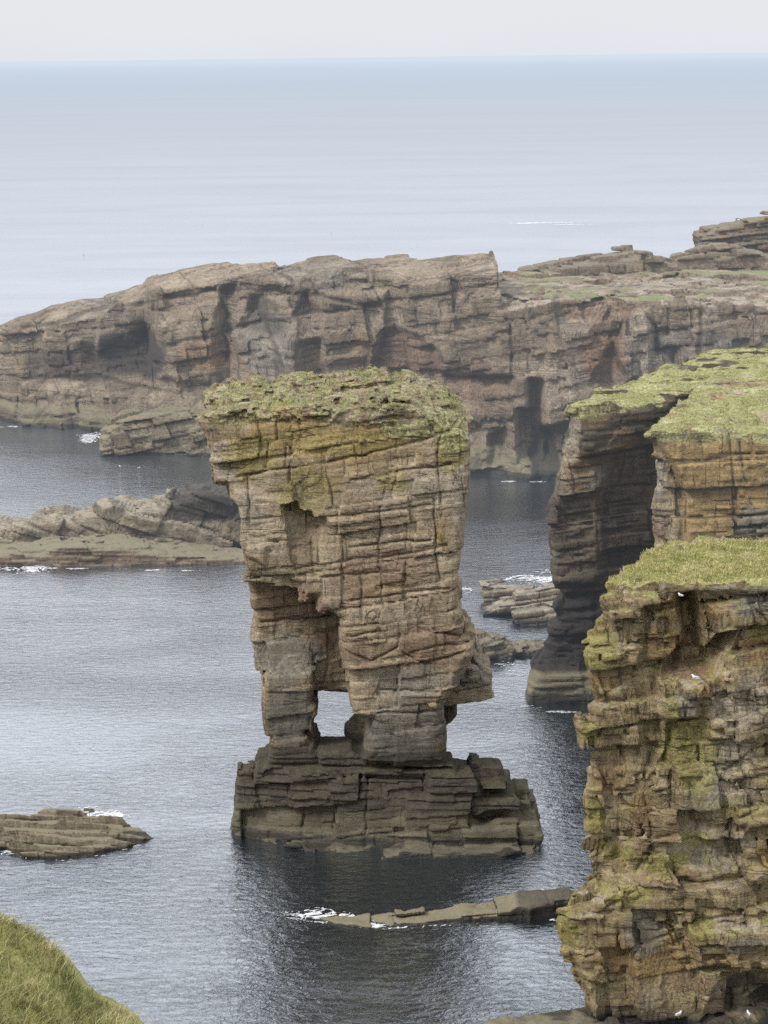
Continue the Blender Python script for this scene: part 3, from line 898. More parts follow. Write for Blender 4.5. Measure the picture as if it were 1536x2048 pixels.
# ------------------------------------------------------------------ the ochre cliff behind it
mid_sil = [(1291, 820), (1289, 850), (1289, 875), (1306, 879), (1308, 904), (1312, 937), (1314, 970), (1302, 1020), (1306, 1053), (1310, 1082), (1312, 1200), (1300, 1300), (1290, 1900), (2600, 1900), (2600, 500), (1291, 500)]
c_md = dict(seed=5.1, dx=-.05, dy=.05, warp=.5, ws=10, ja=.2, lean=.05, na=.16, ns=1.6, nb=.5, nl=7,
            levels=[level((1.8, 4.5), (2.5, 6.5), .15, .28, .24, .14, .45, .4, 1, .8, .45, 31),
                    level((.25, .9), (1.2, 4.0), .10, .08, .13, .10, .35, .6, 1, .7, .55, 32)])
mid_cracks = [[(1455, 850), (1460, 930), (1466, 1060)], [(1475, 870), (1483, 950), (1490, 960)], [(1300, 925), (1400, 918), (1470, 905), (1560, 900)], [(1466, 1052), (1500, 1050), (1560, 1040)], [(1340, 940), (1370, 990), (1368, 1060)]]
MXS = [XZ(c, 188.5) for c in mid_cracks]


def mid_top(X, Y):
    gul = 1.2 * np.exp(-((Y - (196 + (X - 26) * .95)) / 1.6) ** 2) * sstep(24, 30, X)
    return 28.2 + .012 * (Y - 188) + .30 * vn(X / 4.5, Y / 4.5, 1 + 0 * X) + .22 * vn(X / 1.3, Y / 1.3, 7 + 0 * X) + .01 * np.maximum(0, X - 28) - .05 * np.maximum(0, 26 - X) - gul * .6 + .35 * sstep(-.06, .06, vn(X / 5, Y / 3, 2.5 + 0 * X))


def base_mid(X, Y, Z):
    s2 = poly_sdf(X[:, 0, :], Z[0, :, :].reshape(1, -1), XZ(mid_sil, 188.5))
    s = sheared(s2, X.ravel(), Y.ravel(), lambda yy: .33 * max(0, yy - 189))
    yf = 187.6 + .12 * np.maximum(0, 25 - X)
    yf = yf + .9 * sstep(.3, -.3, poly_sdf(X, Z, XZ([(1310, 880), (1345, 930), (1370, 1000), (1365, 1100), (1290, 1100)], 188)))
    f = round_max(s, np.maximum(yf - Y, Y - 222), .8)
    return np.maximum(f, Z - mid_top(X, Y))


def ck_mid(x, y, z):
    m = np.full(x.shape, 1e9, dtype=F32)
    for c in MXS:
        m = np.minimum(m, line_dist(x, z, c))
    return .75 * np.exp(-((m + .05 * vn(x * 2, y, z * 2)) / .11) ** 2) * (y < 192)


def det_mid(x, y, z):
    o, ck, ti = detail(x, y, z, c_md)
    return o * (1 - .8 * sstep(27.5, 28.1, z)) + .4 * ck_mid(x, y, z)


def turf_mask(x, y, z, n, z0, nn, n2, bare=.28):
    t = sstep(z0, z0 + .4, z + .3 * n2) * sstep(.4, .8, n[:, 2])
    return t * (1 - .9 * sstep(bare, bare + .12, nn))


def paint_mid(x, y, z, n):
    o, ck, ti = detail(x, y, z, c_md)
    ck = np.maximum(ck, ck_mid(x, y, z))
    nn = fbm(x, y, z, 2.4, 3, 2)
    n2 = fbm(x, y, z, .9, 2, 9)
    och = blob_mask(x, z, 188, [(1400, 920, 90, 60, 1), (1510, 900, 40, 60, 1), (1410, 1030, 80, 50, 1), (1500, 990, 40, 40, .8), (1400, 860, 80, 20, .5)], .5 * nn)
    grey = blob_mask(x, z, 188, [(1510, 1040, 50, 30, .9), (1325, 960, 22, 60, .6), (1520, 850, 40, 20, .5)], nn)
    pale = blob_mask(x, z, 188, [(1340, 1030, 30, 60, .5), (1325, 960, 12, 50, .6)], nn)
    rust = blob_mask(x, z, 188, [(1320, 1050, 20, 40, .8), (1400, 865, 90, 14, .6)], nn)
    edge = sstep(27.3, 27.9, z) * (y < 190.5)
    pale = np.maximum(pale, edge * sstep(.05, .3, n2) * .9)
    turf = turf_mask(x, y, z, n, 27.5, nn, n2, .3)
    moss = edge * .6
    return dict(A=rgba(ti, ck, och, 0 * x), B=rgba(moss, sstep(1.2, .2, z), turf, 0 * x), C=rgba(rust, pale, grey, sstep(14, 6, z) * .6))


pos, faces, at, vnm = build(((19.5, 50), (183.5, 223), (-.9, 32.5)), .17, base_mid, det_mid, paint_mid)
root = tag(empty('ochre_cliff'), kind='structure')
cB = at['B'][faces].mean(1)[:, 2]
split_build(root, [('turf', cB > .5, M_mid, None), ('rock_face', cB > -9, M_mid, None)], pos, faces, at, M_mid)
mid_turf = pos[faces[cB > .5]].mean(1)

# ------------------------------------------------------------------ the dark promontory beyond
pr_sil = [(1138, 810), (1136, 822), (1146, 828), (1146, 850), (1140, 875), (1126, 920), (1113, 978), (1101, 1024), (1098, 1065), (1106, 1094), (1105, 1156), (1112, 1168), (1150, 1190), (1122, 1214), (1115, 1220), (1120, 1240),
          (1135, 1250), (1103, 1260), (1096, 1282), (1070, 1330), (1060, 1363), (1056, 1392), (1058, 1500), (2600, 1500), (2600, 500), (1138, 500)]
c_pr = dict(seed=6.6, dx=-.06, dy=.05, warp=.8, ws=11, ja=.5, lean=.08, na=.22, ns=1.8, nb=.8, nl=6,
            levels=[level((1.6, 4.0), (2.2, 6.0), .22, .38, .26, .15, .4, .4, 1, .7, .45, 41),
                    level((.25, .8), (1.2, 4.0), .16, .12, .16, .11, .35, .7, 1, .7, .55, 42)])


def pr_top(X, Y):
    return 28.0 - .012 * (Y - 206) + .35 * vn(X / 5, Y / 5, 3 + 0 * X) + .25 * vn(X / 1.4, Y / 1.4, 7 + 0 * X) + .0 * np.maximum(0, X - 24) - .10 * np.maximum(0, 20 - X) + .4 * sstep(-.06, .06, vn(X / 5, Y / 2.5, 6.5 + 0 * X))


def base_pr(X, Y, Z):
    s2 = poly_sdf(X[:, 0, :], Z[0, :, :].reshape(1, -1), XZ(pr_sil, 206))
    s = sheared(s2, X.ravel(), Y.ravel(), lambda yy: .50 * max(0, yy - 207))
    yf = 204.6 + .55 * np.maximum(0, X - 19.5) * sstep(0, 8, Z) - .5 * sstep(3.2, 2.6, Z)
    yf = yf + .9 * sstep(.8, -1.2, poly_sdf(X, Z, XZ([(1240, 900), (1320, 880), (1320, 1180), (1200, 1180), (1190, 1000)], 207)))
    yf = yf + .8 * sstep(.4, -.4, poly_sdf(X, Z, XZ([(1100, 1165), (1200, 1165), (1200, 1330), (1080, 1330)], 205)))
    f = round_max(s, np.maximum(yf - Y, Y - 250), .9)
    return np.maximum(f, Z - pr_top(X, Y))


def det_pr(x, y, z):
    o, ck, ti = detail(x, y, z, c_pr)
    return o * (1 - .75 * sstep(27.2, 28.0, z)) * (1 - .5 * (z < 3))


def paint_pr(x, y, z, n):
    o, ck, ti = detail(x, y, z, c_pr)
    nn = fbm(x, y, z, 2.6, 3, 2)
    n2 = fbm(x, y, z, .9, 2, 9)
    och = blob_mask(x, z, 206, [(1150, 940, 40, 60, .5), (1180, 830, 50, 30, .4), (1250, 880, 40, 30, .4)], nn)
    grey = blob_mask(x, z, 206, [(1200, 960, 60, 40, .5), (1250, 900, 50, 40, .4)], nn)
    pale = blob_mask(x, z, 206, [(1150, 850, 14, 40, .7), (1140, 900, 18, 30, .6), (1130, 960, 22, 40, .5), (1160, 1060, 30, 50, .2)], nn)
    edge = sstep(26.6, 27.6, z + .5 * nn) * (x < 21)
    turf = turf_mask(x, y, z, n, 27.1, nn, n2, .3)
    dark = .7 * sstep(15, 9, z + 2 * nn) * sstep(2.6, 3.4, z)  # shade under the overhung upper face, put into the colour
    dark = np.maximum(dark, .12 * sstep(21, 25, x) * sstep(27, 22, z))  # painted shade in the cleft behind the ochre cliff
    barn = sstep(3.4, 2.8, z + .4 * nn) * .8
    wet = sstep(1.3, .7, z + .3 * nn) * .8
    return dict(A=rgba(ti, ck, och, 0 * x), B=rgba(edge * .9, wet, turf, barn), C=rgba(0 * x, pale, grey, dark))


pos, faces, at, vnm = build(((12.5, 50), (200.5, 247), (-.9, 32)), .19, base_pr, det_pr, paint_pr)
root = tag(empty('dark_promontory'), kind='structure')
cB = at['B'][faces].mean(1)[:, 2]
split_build(root, [('turf', cB > .5, M_prom, None), ('rock_face', cB > -9, M_prom, None)], pos, faces, at, M_prom)
pr_turf = pos[faces[cB > .5]].mean(1)

# ------------------------------------------------------------------ the far headland
YL = [(-90, 392), (-64, 376), (-45, 366), (-38.5, 362), (-36.5, 354), (-28, 349), (-15, 338), (0, 331), (17, 320.5), (27, 319), (38, 320), (60, 314), (90, 306)]


def yl(x):
    return interp(x, YL)


skyl = [(-60, 668), (0, 651), (31, 638), (73, 628), (130, 610), (208, 596), (284, 574), (286, 565), (312, 555), (385, 540), (463, 530), (547, 525), (562, 533), (625, 522), (745, 517), (800, 519), (886, 516), (940, 515), (990, 513), (988, 530), (991, 546)]
sk = []
for px, py in skyl:
    Y = 345.0
    for _ in range(4):
        q = P(px, py, Y)
        Y = float(yl(np.array([q[0]]))[0]) + 13
    q = P(px, py, Y)
    sk.append((q[0], q[2]))
sk = sk[:-1] + [(sk[-1][0] + .4, 25.4), (80, 25.4)]
far_in = [([(120, 720), (200, 690), (270, 655), (305, 600), (314, 700), (318, 800), (262, 800), (130, 780)], 3.2), ([(500, 610), (560, 575), (585, 640), (560, 700), (500, 690), (470, 680)], 1.6),
          ([(588, 640), (608, 600), (628, 632)], 2.5), ([(752, 700), (762, 668), (790, 655), (830, 668), (848, 684), (866, 690), (880, 800), (740, 800)], 2.2),
          ([(1040, 820), (1062, 820), (1064, 762), (1080, 766), (1078, 920), (1040, 920)], 5), ([(1086, 858), (1140, 846), (1142, 916), (1090, 918)], 6), ([(600, 700), (640, 690), (650, 800), (600, 800)], 3),
          ([(985, 880), (1010, 860), (1015, 920), (985, 930)], 3), ([(430, 600), (460, 590), (450, 800), (420, 800)], 2), ([(1115, 600), (1230, 590), (1190, 640), (1120, 650)], 2.5), ([(1225, 690), (1245, 640), (1225, 770), (1180, 770)], 2),
          ([(880, 740), (1010, 735), (1010, 752), (890, 756)], 2)]
far_out = [([(1230, 630), (1300, 620), (1300, 760), (1250, 760), (1225, 690)], 2.0), ([(1100, 650), (1180, 655), (1210, 730), (1180, 960), (1085, 960), (1090, 760)], 1.5), ([(310, 650), (440, 600), (420, 760), (320, 760)], 1.5),
           ([(640, 590), (770, 580), (760, 720), (640, 740)], 1.5), ([(0, 805), (300, 800), (440, 810), (440, 950), (0, 950)], 2.0)]
far_cr = [[(320, 690), (420, 665), (560, 620), (700, 590)], [(0, 690), (150, 650), (290, 612)], [(310, 600), (560, 560), (760, 590)], [(885, 745), (1015, 735)], [(1015, 640), (1018, 760)], [(1120, 590), (1115, 660)], [(1295, 620), (1320, 700), (1345, 690)],
          [(1345, 610), (1340, 660)], [(1230, 640), (1225, 680), (1250, 745)], [(1400, 620), (1395, 700)], [(430, 620), (440, 700), (430, 760)], [(0, 800), (200, 780), (310, 795)], [(580, 600), (595, 660)], [(1100, 590), (1230, 600), (1340, 585)]]
FY = 333.0
far_in = [(XZ(p_, FY + (20 if p_[0][0] < 330 else 0) + (-12 if p_[0][0] > 900 else 0)), a) for p_, a in far_in]
far_out = [(XZ(p_, FY + (20 if p_[0][0] < 330 else 0) + (-12 if p_[0][0] > 900 else 0)), a) for p_, a in far_out]
far_cr = [XZ(p_, FY + (20 if p_[0][0] < 330 else 0) + (-12 if p_[0][0] > 900 else 0)) for p_ in far_cr]
c_fr = dict(seed=1.6, dx=-.16, dy=.0, warp=2.0, ws=36, ja=.3, lean=.1, na=.35, ns=4.5, nb=1.1, nl=13,
            levels=[level((2.6, 7), (4, 13), .25, .8, .40, .30, .35, .3, 3, .8, .45, 51),
                    level((.7, 2.2), (1.8, 7.0), .16, .34, .20, .22, .3, .45, 2, .7, .55, 52)])


def base_far(X, Yp, Z):
    sky_z = interp(X, sk)
    plat = sstep(16.2, 17.2, X)
    T = sky_z - .10 * np.maximum(0, 12 - Yp) * (1 - plat) + plat * (-.012 * (Yp - 6)) + .18 * vn(X / 3, Yp / 3, 1 + 0 * X) + .22 * vn(X / 9, Yp / 5, 4 + 0 * X)
    T = T - (1 - plat) * .25 * np.maximum(0, Yp - 16)
    yf = 0.05 * (np.maximum(0, Z - 3)) + 1.2 * sstep(2.5, 4.0, Z) + 0 * X
    # ribs and gullies down the face
    rib = vn(X / 5.5 + .3 * Z / 9, Z / 22, 3 + 0 * X)
    yf = yf + 2.0 * rib + .9 * vn(X / 2.3 + .1 * Z, Z / 11, 8 + 0 * X)
    for p_, a in far_in:
        yf = yf + a * sstep(1.0, -4 if a == 3.2 else -.8, poly_sdf(X, Z, p_))
    for p_, a in far_out:
        yf = yf - a * sstep(.8, -.8, poly_sdf(X, Z, p_))
    f = np.maximum(yf - Yp, Yp - 50)
    # the ridge's cut back end
    return round_max(f, Z - T, 1.0)


def ck_far(x, z):
    m = np.full(x.shape, 1e9, dtype=F32)
    w_ = .6 * vn(x / 3, z / 3, 0 * x)
    for c in far_cr:
        m = np.minimum(m, line_dist(x + w_, z + w_, c))
    return np.exp(-(m / .38) ** 2)


def det_far(x, yp, z):
    y = yp + yl(x)
    o, ck, ti = detail(x, y, z, c_fr)
    pl = (x > 16.6) & (z > 25.2) & (yp > 1.5)
    o = np.where(pl, o * .25 + .25 * vn(x / 1.2, y / 1.2, z), o)
    tp = interp(x, sk) - z
    o = np.where((x < 17) & (tp < 2.2), o * .45, o)
    return o * .85 + .5 * ck_far(x, z) * (yp < 9)


def paint_far(x, yp, z, n):
    y = yp + yl(x)
    o, ck, ti = detail(x, y, z, c_fr)
    ck = np.maximum(ck, ck_far(x, z) * (yp < 9))
    nn = fbm(x, y, z, 6, 3, 2)
    n2 = fbm(x, y, z, 1.6, 3, 9)
    och = blob_mask(x, z, 335, [(400, 740, 90, 40, .5), (700, 690, 60, 50, .3), (1190, 690, 50, 50, .5)], nn)
    rust = blob_mask(x, z, 330, [(820, 720, 80, 60, 1), (930, 760, 100, 60, .6), (1190, 690, 45, 60, .7), (1180, 610, 80, 22, .9), (400, 730, 80, 40, .5), (1080, 590, 40, 30, .5)], nn)
    pale = blob_mask(x, z, 330, [(1265, 690, 30, 70, .8), (1110, 740, 50, 90, .35), (340, 620, 50, 40, .3), (820, 640, 60, 20, .3)], nn)
    pale = np.maximum(pale, sstep(.5, .85, n[:, 2]) * (x > 16) * (z > 24) * sstep(-.35, .2, nn + n2) * 1.0)
    grey = blob_mask(x, z, 335, [(540, 700, 90, 70, .6), (1380, 690, 120, 70, .5), (150, 700, 120, 60, .4), (640, 560, 100, 30, .5)], nn)
    turf = (x > 17) * sstep(.75, .93, n[:, 2]) * sstep(24.5, 25.2, z) * sstep(.0, .3, -nn - .05 + .006 * (x - 20) + .8 * n2) * .8
    dark = 1.0 * blob_mask(x, z, 350, [(255, 730, 80, 62, .85), (120, 765, 170, 40, .55), (535, 625, 50, 45, .45), (1060, 860, 30, 70, 1), (1115, 880, 30, 36, 1), (700, 780, 200, 40, .3), (440, 770, 100, 36, .5), (1020, 900, 120, 30, .35), (900, 830, 130, 50, .3)], 1.2 * nn)  # cave and recess shade painted on as soft dark blobs
    barn = sstep(4.4, 3.2, z + .8 * n2) * .85
    wet = sstep(1.3, .6, z + .3 * n2) * .85
    return dict(A=rgba(ti, ck, och, 0 * x), B=rgba(0 * x, wet, turf, barn), C=rgba(rust, pale, grey, dark))


pos, faces, at, vnm = build(((-84, 78), (-7, 51.5), (-.9, 32.5)), .30, base_far, det_far, paint_far, band=3.2)
pos[:, 1] += yl(pos[:, 0])
root = tag(empty('far_headland'), kind='structure')
cB = at['B'][faces].mean(1)[:, 2]
split_build(root, [('turf', cB > .5, M_far, None), ('rock_face', cB > -9, M_far, None)], pos, faces, at, M_far)


# ------------------------------------------------------------------ rocks given by a silhouette
def sil_rock(name, sil, Y, yf, yb, h, mat, lab=None, cat=None, kind=None, cfg=None, r=.4, top=None, zmin=-.5, paintf=None, shear=0.0, group=None, dy=0.0, pad=1.0):
    p_ = XZ(sil, Y)
    x0, x1 = p_[:, 0].min() - pad, p_[:, 0].max() + pad
    z1 = p_[:, 1].max() + pad
    cfg = cfg or dict(seed=Y % 7, dx=.1, dy=.15, warp=.3, ws=6, ja=.4, lean=.1, na=.12, ns=1.0, nb=.25, nl=3,
                      levels=[level((.5, 1.3), (1.0, 3.0), .10, .20, .15, .12, .5, .5, 1, .8, .6, int(Y) + 3)])
    def base(X, Yg, Z):
        s = poly_sdf(X, Z + dy * (Yg - Y) * 0, p_)
        if dy:
            s = poly_sdf(X, Z - dy * (Yg - Y), p_)
        f = round_max(s, np.maximum(yf - Yg + shear * (X - x0), Yg - yb), r)
        return f
    def det(x, y, z):
        return detail(x, y, z, cfg)[0]
    def paint(x, y, z, n):
        o, ck, ti = detail(x, y, z, cfg)
        nn = fbm(x, y, z, 1.8, 3, 2)
        d = dict(A=rgba(ti, ck * .7, 0 * x, 0 * x), B=rgba(0 * x, sstep(.75, .25, z + .25 * nn) * .8, 0 * x, sstep(.3, .9, n[:, 2]) * .5), C=rgba(0 * x, 0 * x, 0 * x, 0 * x))
        if paintf: paintf(d, x, y, z, n, nn, cfg)
        return d
    pos, faces, at, vnm = build(((x0, x1), (yf - pad, yb + pad + abs(shear) * 0), (zmin, z1)), h, base, det, paint, band=1.0)
    o = make_mesh(name, pos, faces, mat, at)
    tag(o, lab, cat, group, kind)
    return o


cf_r = dict(seed=2.6, dx=-.06, dy=.0, warp=.6, ws=12, ja=.3, lean=.1, na=.3, ns=2.5, nb=.5, nl=8,
            levels=[level((1.0, 2.6), (2.5, 7), .25, .5, .45, .26, .6, .5, 1, .8, .5, 61)])
sil_rock('back_ridge', [(970, 551), (992, 548), (1030, 542), (1068, 536), (1110, 529), (1155, 522), (1217, 511), (1284, 504), (1298, 507), (1304, 516), (1327, 515), (1346, 522), (1347, 512), (1380, 506), (1423, 498), (1470, 499), (1500, 506), (1560, 520), (1620, 600), (960, 600)],
         372, 368, 378, .26, M_far, kind='structure', cfg=cf_r, zmin=20, pad=1.6)
def dk(d, x, y, z, n, nn, c):
    d['C'][:, 3] = .5 * sstep(30.5, 28.5, z + nn) * sstep(.6, .2, n[:, 2])
    d['A'][:, 2] = .6 * sstep(0, .4, nn)
sil_rock('layered_outcrop', [(1397, 467), (1413, 461), (1452, 457), (1455, 452), (1483, 450), (1484, 443), (1504, 438), (1536, 434), (1700, 425), (1700, 600), (1400, 600), (1404, 502), (1397, 487)],
         392, 390, 400, .26, M_far, kind='structure', cfg=dict(cf_r, dx=-.1, levels=[level((.5, 1.2), (3, 8), .35, .25, .35, .22, .4, .9, 1, .8, .5, 62)]), zmin=20, pad=1.6, paintf=dk)

# reef on the left
reef_cfg = dict(seed=4.4, dx=.35, dy=.0, warp=.6, ws=6, ja=.4, lean=-.5, na=.12, ns=1.4, nb=.5, nl=4,
                levels=[level((1.2, 3.0), (2.2, 6.5), .35, .50, .30, .16, .6, .5, 1, .9, .6, 71), level((.4, .9), (1.6, 4), .06, .08, .10, .10, .3, .5, 1, .6, .4, 72)])
def reef_paint(d, x, y, z, n, nn, c):
    d['C'][:, 3] = np.maximum(.9 * sstep(-28.5, -25, x) * sstep(3, 4, z), .0)
    d['B'][:, 3] = .25 * sstep(.3, .9, n[:, 2])
    d['C'][:, 1] = .5 * sstep(.3, .8, n[:, 2])
sil_rock('jagged_reef', [(-120, 1045), (-60, 1030), (0, 1040), (52, 1037), (73, 1028), (88, 1036), (125, 1029), (156, 1019), (240, 1001), (300, 998), (333, 1000), (340, 990), (359, 982), (417, 967), (453, 966), (469, 985), (500, 990), (600, 1005), (650, 1060), (650, 1130), (-120, 1130)],
         279, 274.5, 284, .19, M_reef_far, 'long dark jagged reef running behind the left of the stack', 'reef', cfg=reef_cfg, paintf=reef_paint, r=1.2)
def slab_paint(d, x, y, z, n, nn, c):
    d['B'][:, 3] = .9 * sstep(.3, .7, n[:, 2])
    d['C'][:, 0] = .8 * sstep(.6, .2, n[:, 2])
    d['B'][:, 1] = .35 * sstep(.35, .1, z)
flat_cfg = dict(seed=1.4, dx=.02, dy=.02, warp=.2, ws=8, ja=.4, lean=.1, na=.22, ns=1.2, nb=.35, nl=4, levels=[level((.4, .9), (1.6, 4.5), .12, .12, .12, .14, .5, .5, 1, .8, .6, 73)])
sil_rock('tidal_shelf', [(-150, 1108), (0, 1100), (100, 1090), (190, 1081), (250, 1082), (330, 1098), (420, 1104), (520, 1108), (560, 1112), (560, 1160), (-150, 1160)],
         269, 265.6, 273, .17, M_reef_far, 'low pale flat shelf edged with red weed in front of the jagged reef', 'rock shelf', cfg=flat_cfg, paintf=slab_paint, r=.5)
# ledge at the foot of the far headland
sil_rock('boulder_ledge', [(205, 868), (225, 852), (240, 842), (262, 838), (300, 828), (340, 822), (400, 818), (520, 815), (520, 930), (205, 930)],
         346, 341.5, 353, .22, M_reef_far, 'rough low ledge at the foot of the far headland beside white surf', 'rock ledge',
         cfg=dict(reef_cfg, seed=2.2, lean=.3, dx=-.2), r=2.0, shear=-.0)
# slabs right of the stack
def slabpale(d, x, y, z, n, nn, c):
    d['C'][:, 1] = .9 * sstep(.2, .7, n[:, 2])
    d['B'][:, 3] *= 0
tilt = dict(seed=3.4, dx=-.12, dy=.1, warp=.15, ws=5, ja=.35, lean=.1, na=.08, ns=1.0, nb=.2, nl=3, levels=[level((.5, 1.0), (1.6, 4.0), .14, .12, .14, .11, .3, .8, 1, .8, .6, 81)])
sil_rock('fallen_slab', [(962, 1170), (1000, 1166), (1068, 1169), (1064, 1180), (1030, 1192), (1000, 1205), (970, 1225), (965, 1190)], 244, 243, 245.2, .11, M_reef_far,
         'blunt square-ended slab, farthest back of the three right of the stack', 'rock slab', paintf=slabpale, cfg=tilt, r=.25, group='slabs in the channel')
sil_rock('fallen_slab', [(1030, 1182), (1060, 1178), (1110, 1166), (1138, 1166), (1141, 1180), (1135, 1196), (1100, 1215), (1060, 1222), (1000, 1226), (968, 1224), (1000, 1208), (1028, 1204)], 239.5, 238.3, 241, .11, M_reef_far,
         'wide wedge-shaped slab with a thin tip, middle of the three right of the stack', 'rock slab', paintf=slabpale, cfg=tilt, r=.2, group='slabs in the channel')
sil_rock('fallen_slab', [(1024, 1221), (1050, 1220), (1085, 1214), (1122, 1208), (1128, 1225), (1124, 1250), (1090, 1262), (1060, 1268), (1030, 1245)], 235.5, 234.2, 236.8, .11, M_reef_far,
         'thick rounded slab nearest the viewer of the three right of the stack', 'rock slab', paintf=slabpale, cfg=tilt, r=.35, group='slabs in the channel')
lowd = dict(seed=5.4, dx=-.3, dy=.1, warp=.3, ws=5, ja=.35, lean=.3, na=.25, ns=.9, nb=.3, nl=3, levels=[level((.3, .8), (.8, 2.4), .14, .2, .16, .11, .6, .6, 1, .8, .6, 82)])
sil_rock('low_rock', [(925, 1290), (940, 1275), (970, 1273), (995, 1277), (1015, 1288), (1026, 1296), (1030, 1330), (915, 1330)], 222, 220.5, 225, .12, M_reef_far,
         'hump of dark jagged rock just right of the stack overhang', 'rock', cfg=lowd, r=.6)
sil_rock('low_rock', [(1020, 1294), (1050, 1290), (1080, 1291), (1110, 1288), (1120, 1330), (1016, 1330)], 222.5, 221.3, 225, .12, M_reef_far,
         'low flat dark rock touching the foot of the dark promontory', 'rock', cfg=lowd, r=.5)


# ------------------------------------------------------------------ rocks given by a plan outline
def plan_rock(name, plan, zt, h, mat, topf, lab=None, cat=None, cfg=None, paintf=None, z1=3.0, kind=None, zmin=-.5, amp=1.0, band=.8):
    p_ = XY(plan)
    x0, x1 = p_[:, 0].min() - .8, p_[:, 0].max() + .8
    y0, y1 = p_[:, 1].min() - .8, p_[:, 1].max() + .8
    def base(X, Y, Z):
        return round_max(poly_sdf(X, Y, p_) + .25 * np.maximum(Z, 0) * 0, (Z - topf(X, Y)) * .9, .12)
    def det(x, y, z):
        return detail(x, y, z, cfg)[0] * amp
    def paint(x, y, z, n):
        o, ck, ti = detail(x, y, z, cfg)
        nn = fbm(x, y, z, 1.8, 3, 2)
        d = dict(A=rgba(ti, ck * .6, 0 * x, 0 * x), B=rgba(0 * x, sstep(.42, .12, z + .12 * nn) * .8, 0 * x, sstep(.4, .8, n[:, 2]) * .9), C=rgba(0 * x, 0 * x, 0 * x, 0 * x))
        if paintf: paintf(d, x, y, z, n, nn, cfg)
        return d
    pos, faces, at, vnm = build(((x0, x1), (y0, y1), (zmin, z1)), h, base, det, paint, band=band)
    o = make_mesh(name, pos, faces, mat, at)
    tag(o, lab, cat, None, kind)
    return o


lc = dict(seed=5.9, dx=.03, dy=-.4, warp=.1, ws=5, ja=.05, lean=.0, na=.09, ns=.8, nb=.1, nl=3, levels=[level((.4, .8), (2, 5.0), .05, .10, .10, .09, .5, .4, 1, .8, .6, 91)])
def stepped(X, Y):
    v = (Y + .12 * X - 160.2) / 1.6 + .10 * vn(X / 3, Y / 3, 0 * X)
    saw = v - np.floor(v)
    env = np.clip((-16.6 - X) / 6.5, 0.0, 1)
    return (.88 - .72 * saw) * (.25 + .75 * env) + .12 * vn(X / 2.2, np.floor(v) * 3.1 + 0 * X, 3 + 0 * X) - .1
plan_rock('tilted_ledges', [(-110, 1655), (-60, 1640), (0, 1638), (30, 1648), (75, 1640), (100, 1630), (170, 1638), (240, 1652), (278, 1662), (284, 1668), (312, 1676), (290, 1684), (255, 1697), (220, 1702), (175, 1716), (110, 1718), (45, 1716), (10, 1700), (-60, 1708), (-110, 1700)],
          0, .10, M_reef, stepped, 'stepped bank of long tilted ledges alone in the water at bottom left', 'rock ledges', cfg=lc, z1=2.2,
          paintf=lambda d, x, y, z, n, nn, c: d['C'].__setitem__((slice(None), 3), .7 * sstep(-18.5, -16.8, x)))
bar = dict(seed=7.9, dx=.0, dy=0, warp=.1, ws=5, ja=.1, lean=.0, na=.12, ns=.9, nb=.12, nl=3, levels=[level((.6, 1.2), (1.8, 6.0), .05, .08, .08, .09, .4, .4, 1, .8, .6, 92)])
def bar_top(X, Y):
    return interp(X, [(-9, -.12), (-4, .02), (-1, .14), (3, .3), (8.5, .55), (9.2, .85), (13, 1.05)]) + .12 * vn(X / 1.3, Y / 1.3, 0 * X)
plan_rock('long_bar', [(640, 1838), (720, 1832), (790, 1828), (850, 1822), (920, 1817), (1000, 1811), (1040, 1810), (1135, 1806), (1152, 1816), (1146, 1828), (1060, 1842), (1036, 1838), (960, 1841), (880, 1845), (800, 1850), (740, 1856), (680, 1850)],
          0, .085, M_reef, bar_top, 'long narrow half-awash rock bar pointing left towards the white surf', 'rock bar', cfg=bar, z1=1.8,
          paintf=lambda d, x, y, z, n, nn, c: (d['B'].__setitem__((slice(None), 1), .9 * sstep(.7, .3, n[:, 2])), d['C'].__setitem__((slice(None), 3), .55 * sstep(8.6, 9.3, x))))
def fs_top(X, Y):
    return .34 + .22 * vn(X / 1.5, Y / 1.5, 0 * X) - .25 * sstep(13, 15, X)
plan_rock('shore_shelf', [(940, 2062), (985, 2046), (1040, 2040), (1110, 2030), (1170, 2020), (1215, 2030), (1240, 2062), (1560, 2072), (1800, 2072), (1800, 2200), (900, 2200)],
          0, .12, M_reef, fs_top, kind='structure', cfg=dict(bar, na=.3), z1=2.4, amp=1.2,
          paintf=lambda d, x, y, z, n, nn, c: d['C'].__setitem__((slice(None), 3), .35 + .4 * sstep(12.5, 14, x)))

# ------------------------------------------------------------------ foreground slope
crest = [(-120, 1770), (0, 1827), (39, 1853), (98, 1892), (114, 1922), (147, 1967), (169, 1983), (228, 2006), (251, 2022), (273, 2050), (330, 2120), (420, 2260)]
cp = XZ(crest, 38.0)
cp = np.vstack([[-16, cp[0, 1] + 1.7], cp])


def fg_z(x, y):
    c = interp(x, cp)
    return c - .50 - .22 * np.maximum(0, y - 38) ** 1.6 - .03 * (38 - np.minimum(y, 38)) ** 1.15 + .22 * vn(x / .9, y / 1.2, 0 * x) + .13 * np.abs(vn(x / .33, y / .45, 3 + 0 * x))


gx = np.arange(-15.5, -1.5, .07); gy = np.arange(24, 43, .09)
GX, GY = np.meshgrid(gx, gy, indexing='ij')
GZ = fg_z(GX.astype(F32), GY.astype(F32))
pos = np.stack([GX.ravel(), GY.ravel(), GZ.ravel()], 1)
nxg, nyg = GX.shape
ii = (np.arange(nxg - 1)[:, None] * nyg + np.arange(nyg - 1)[None]).ravel()
faces = np.stack([ii, ii + nyg, ii + nyg + 1, ii + 1], 1)


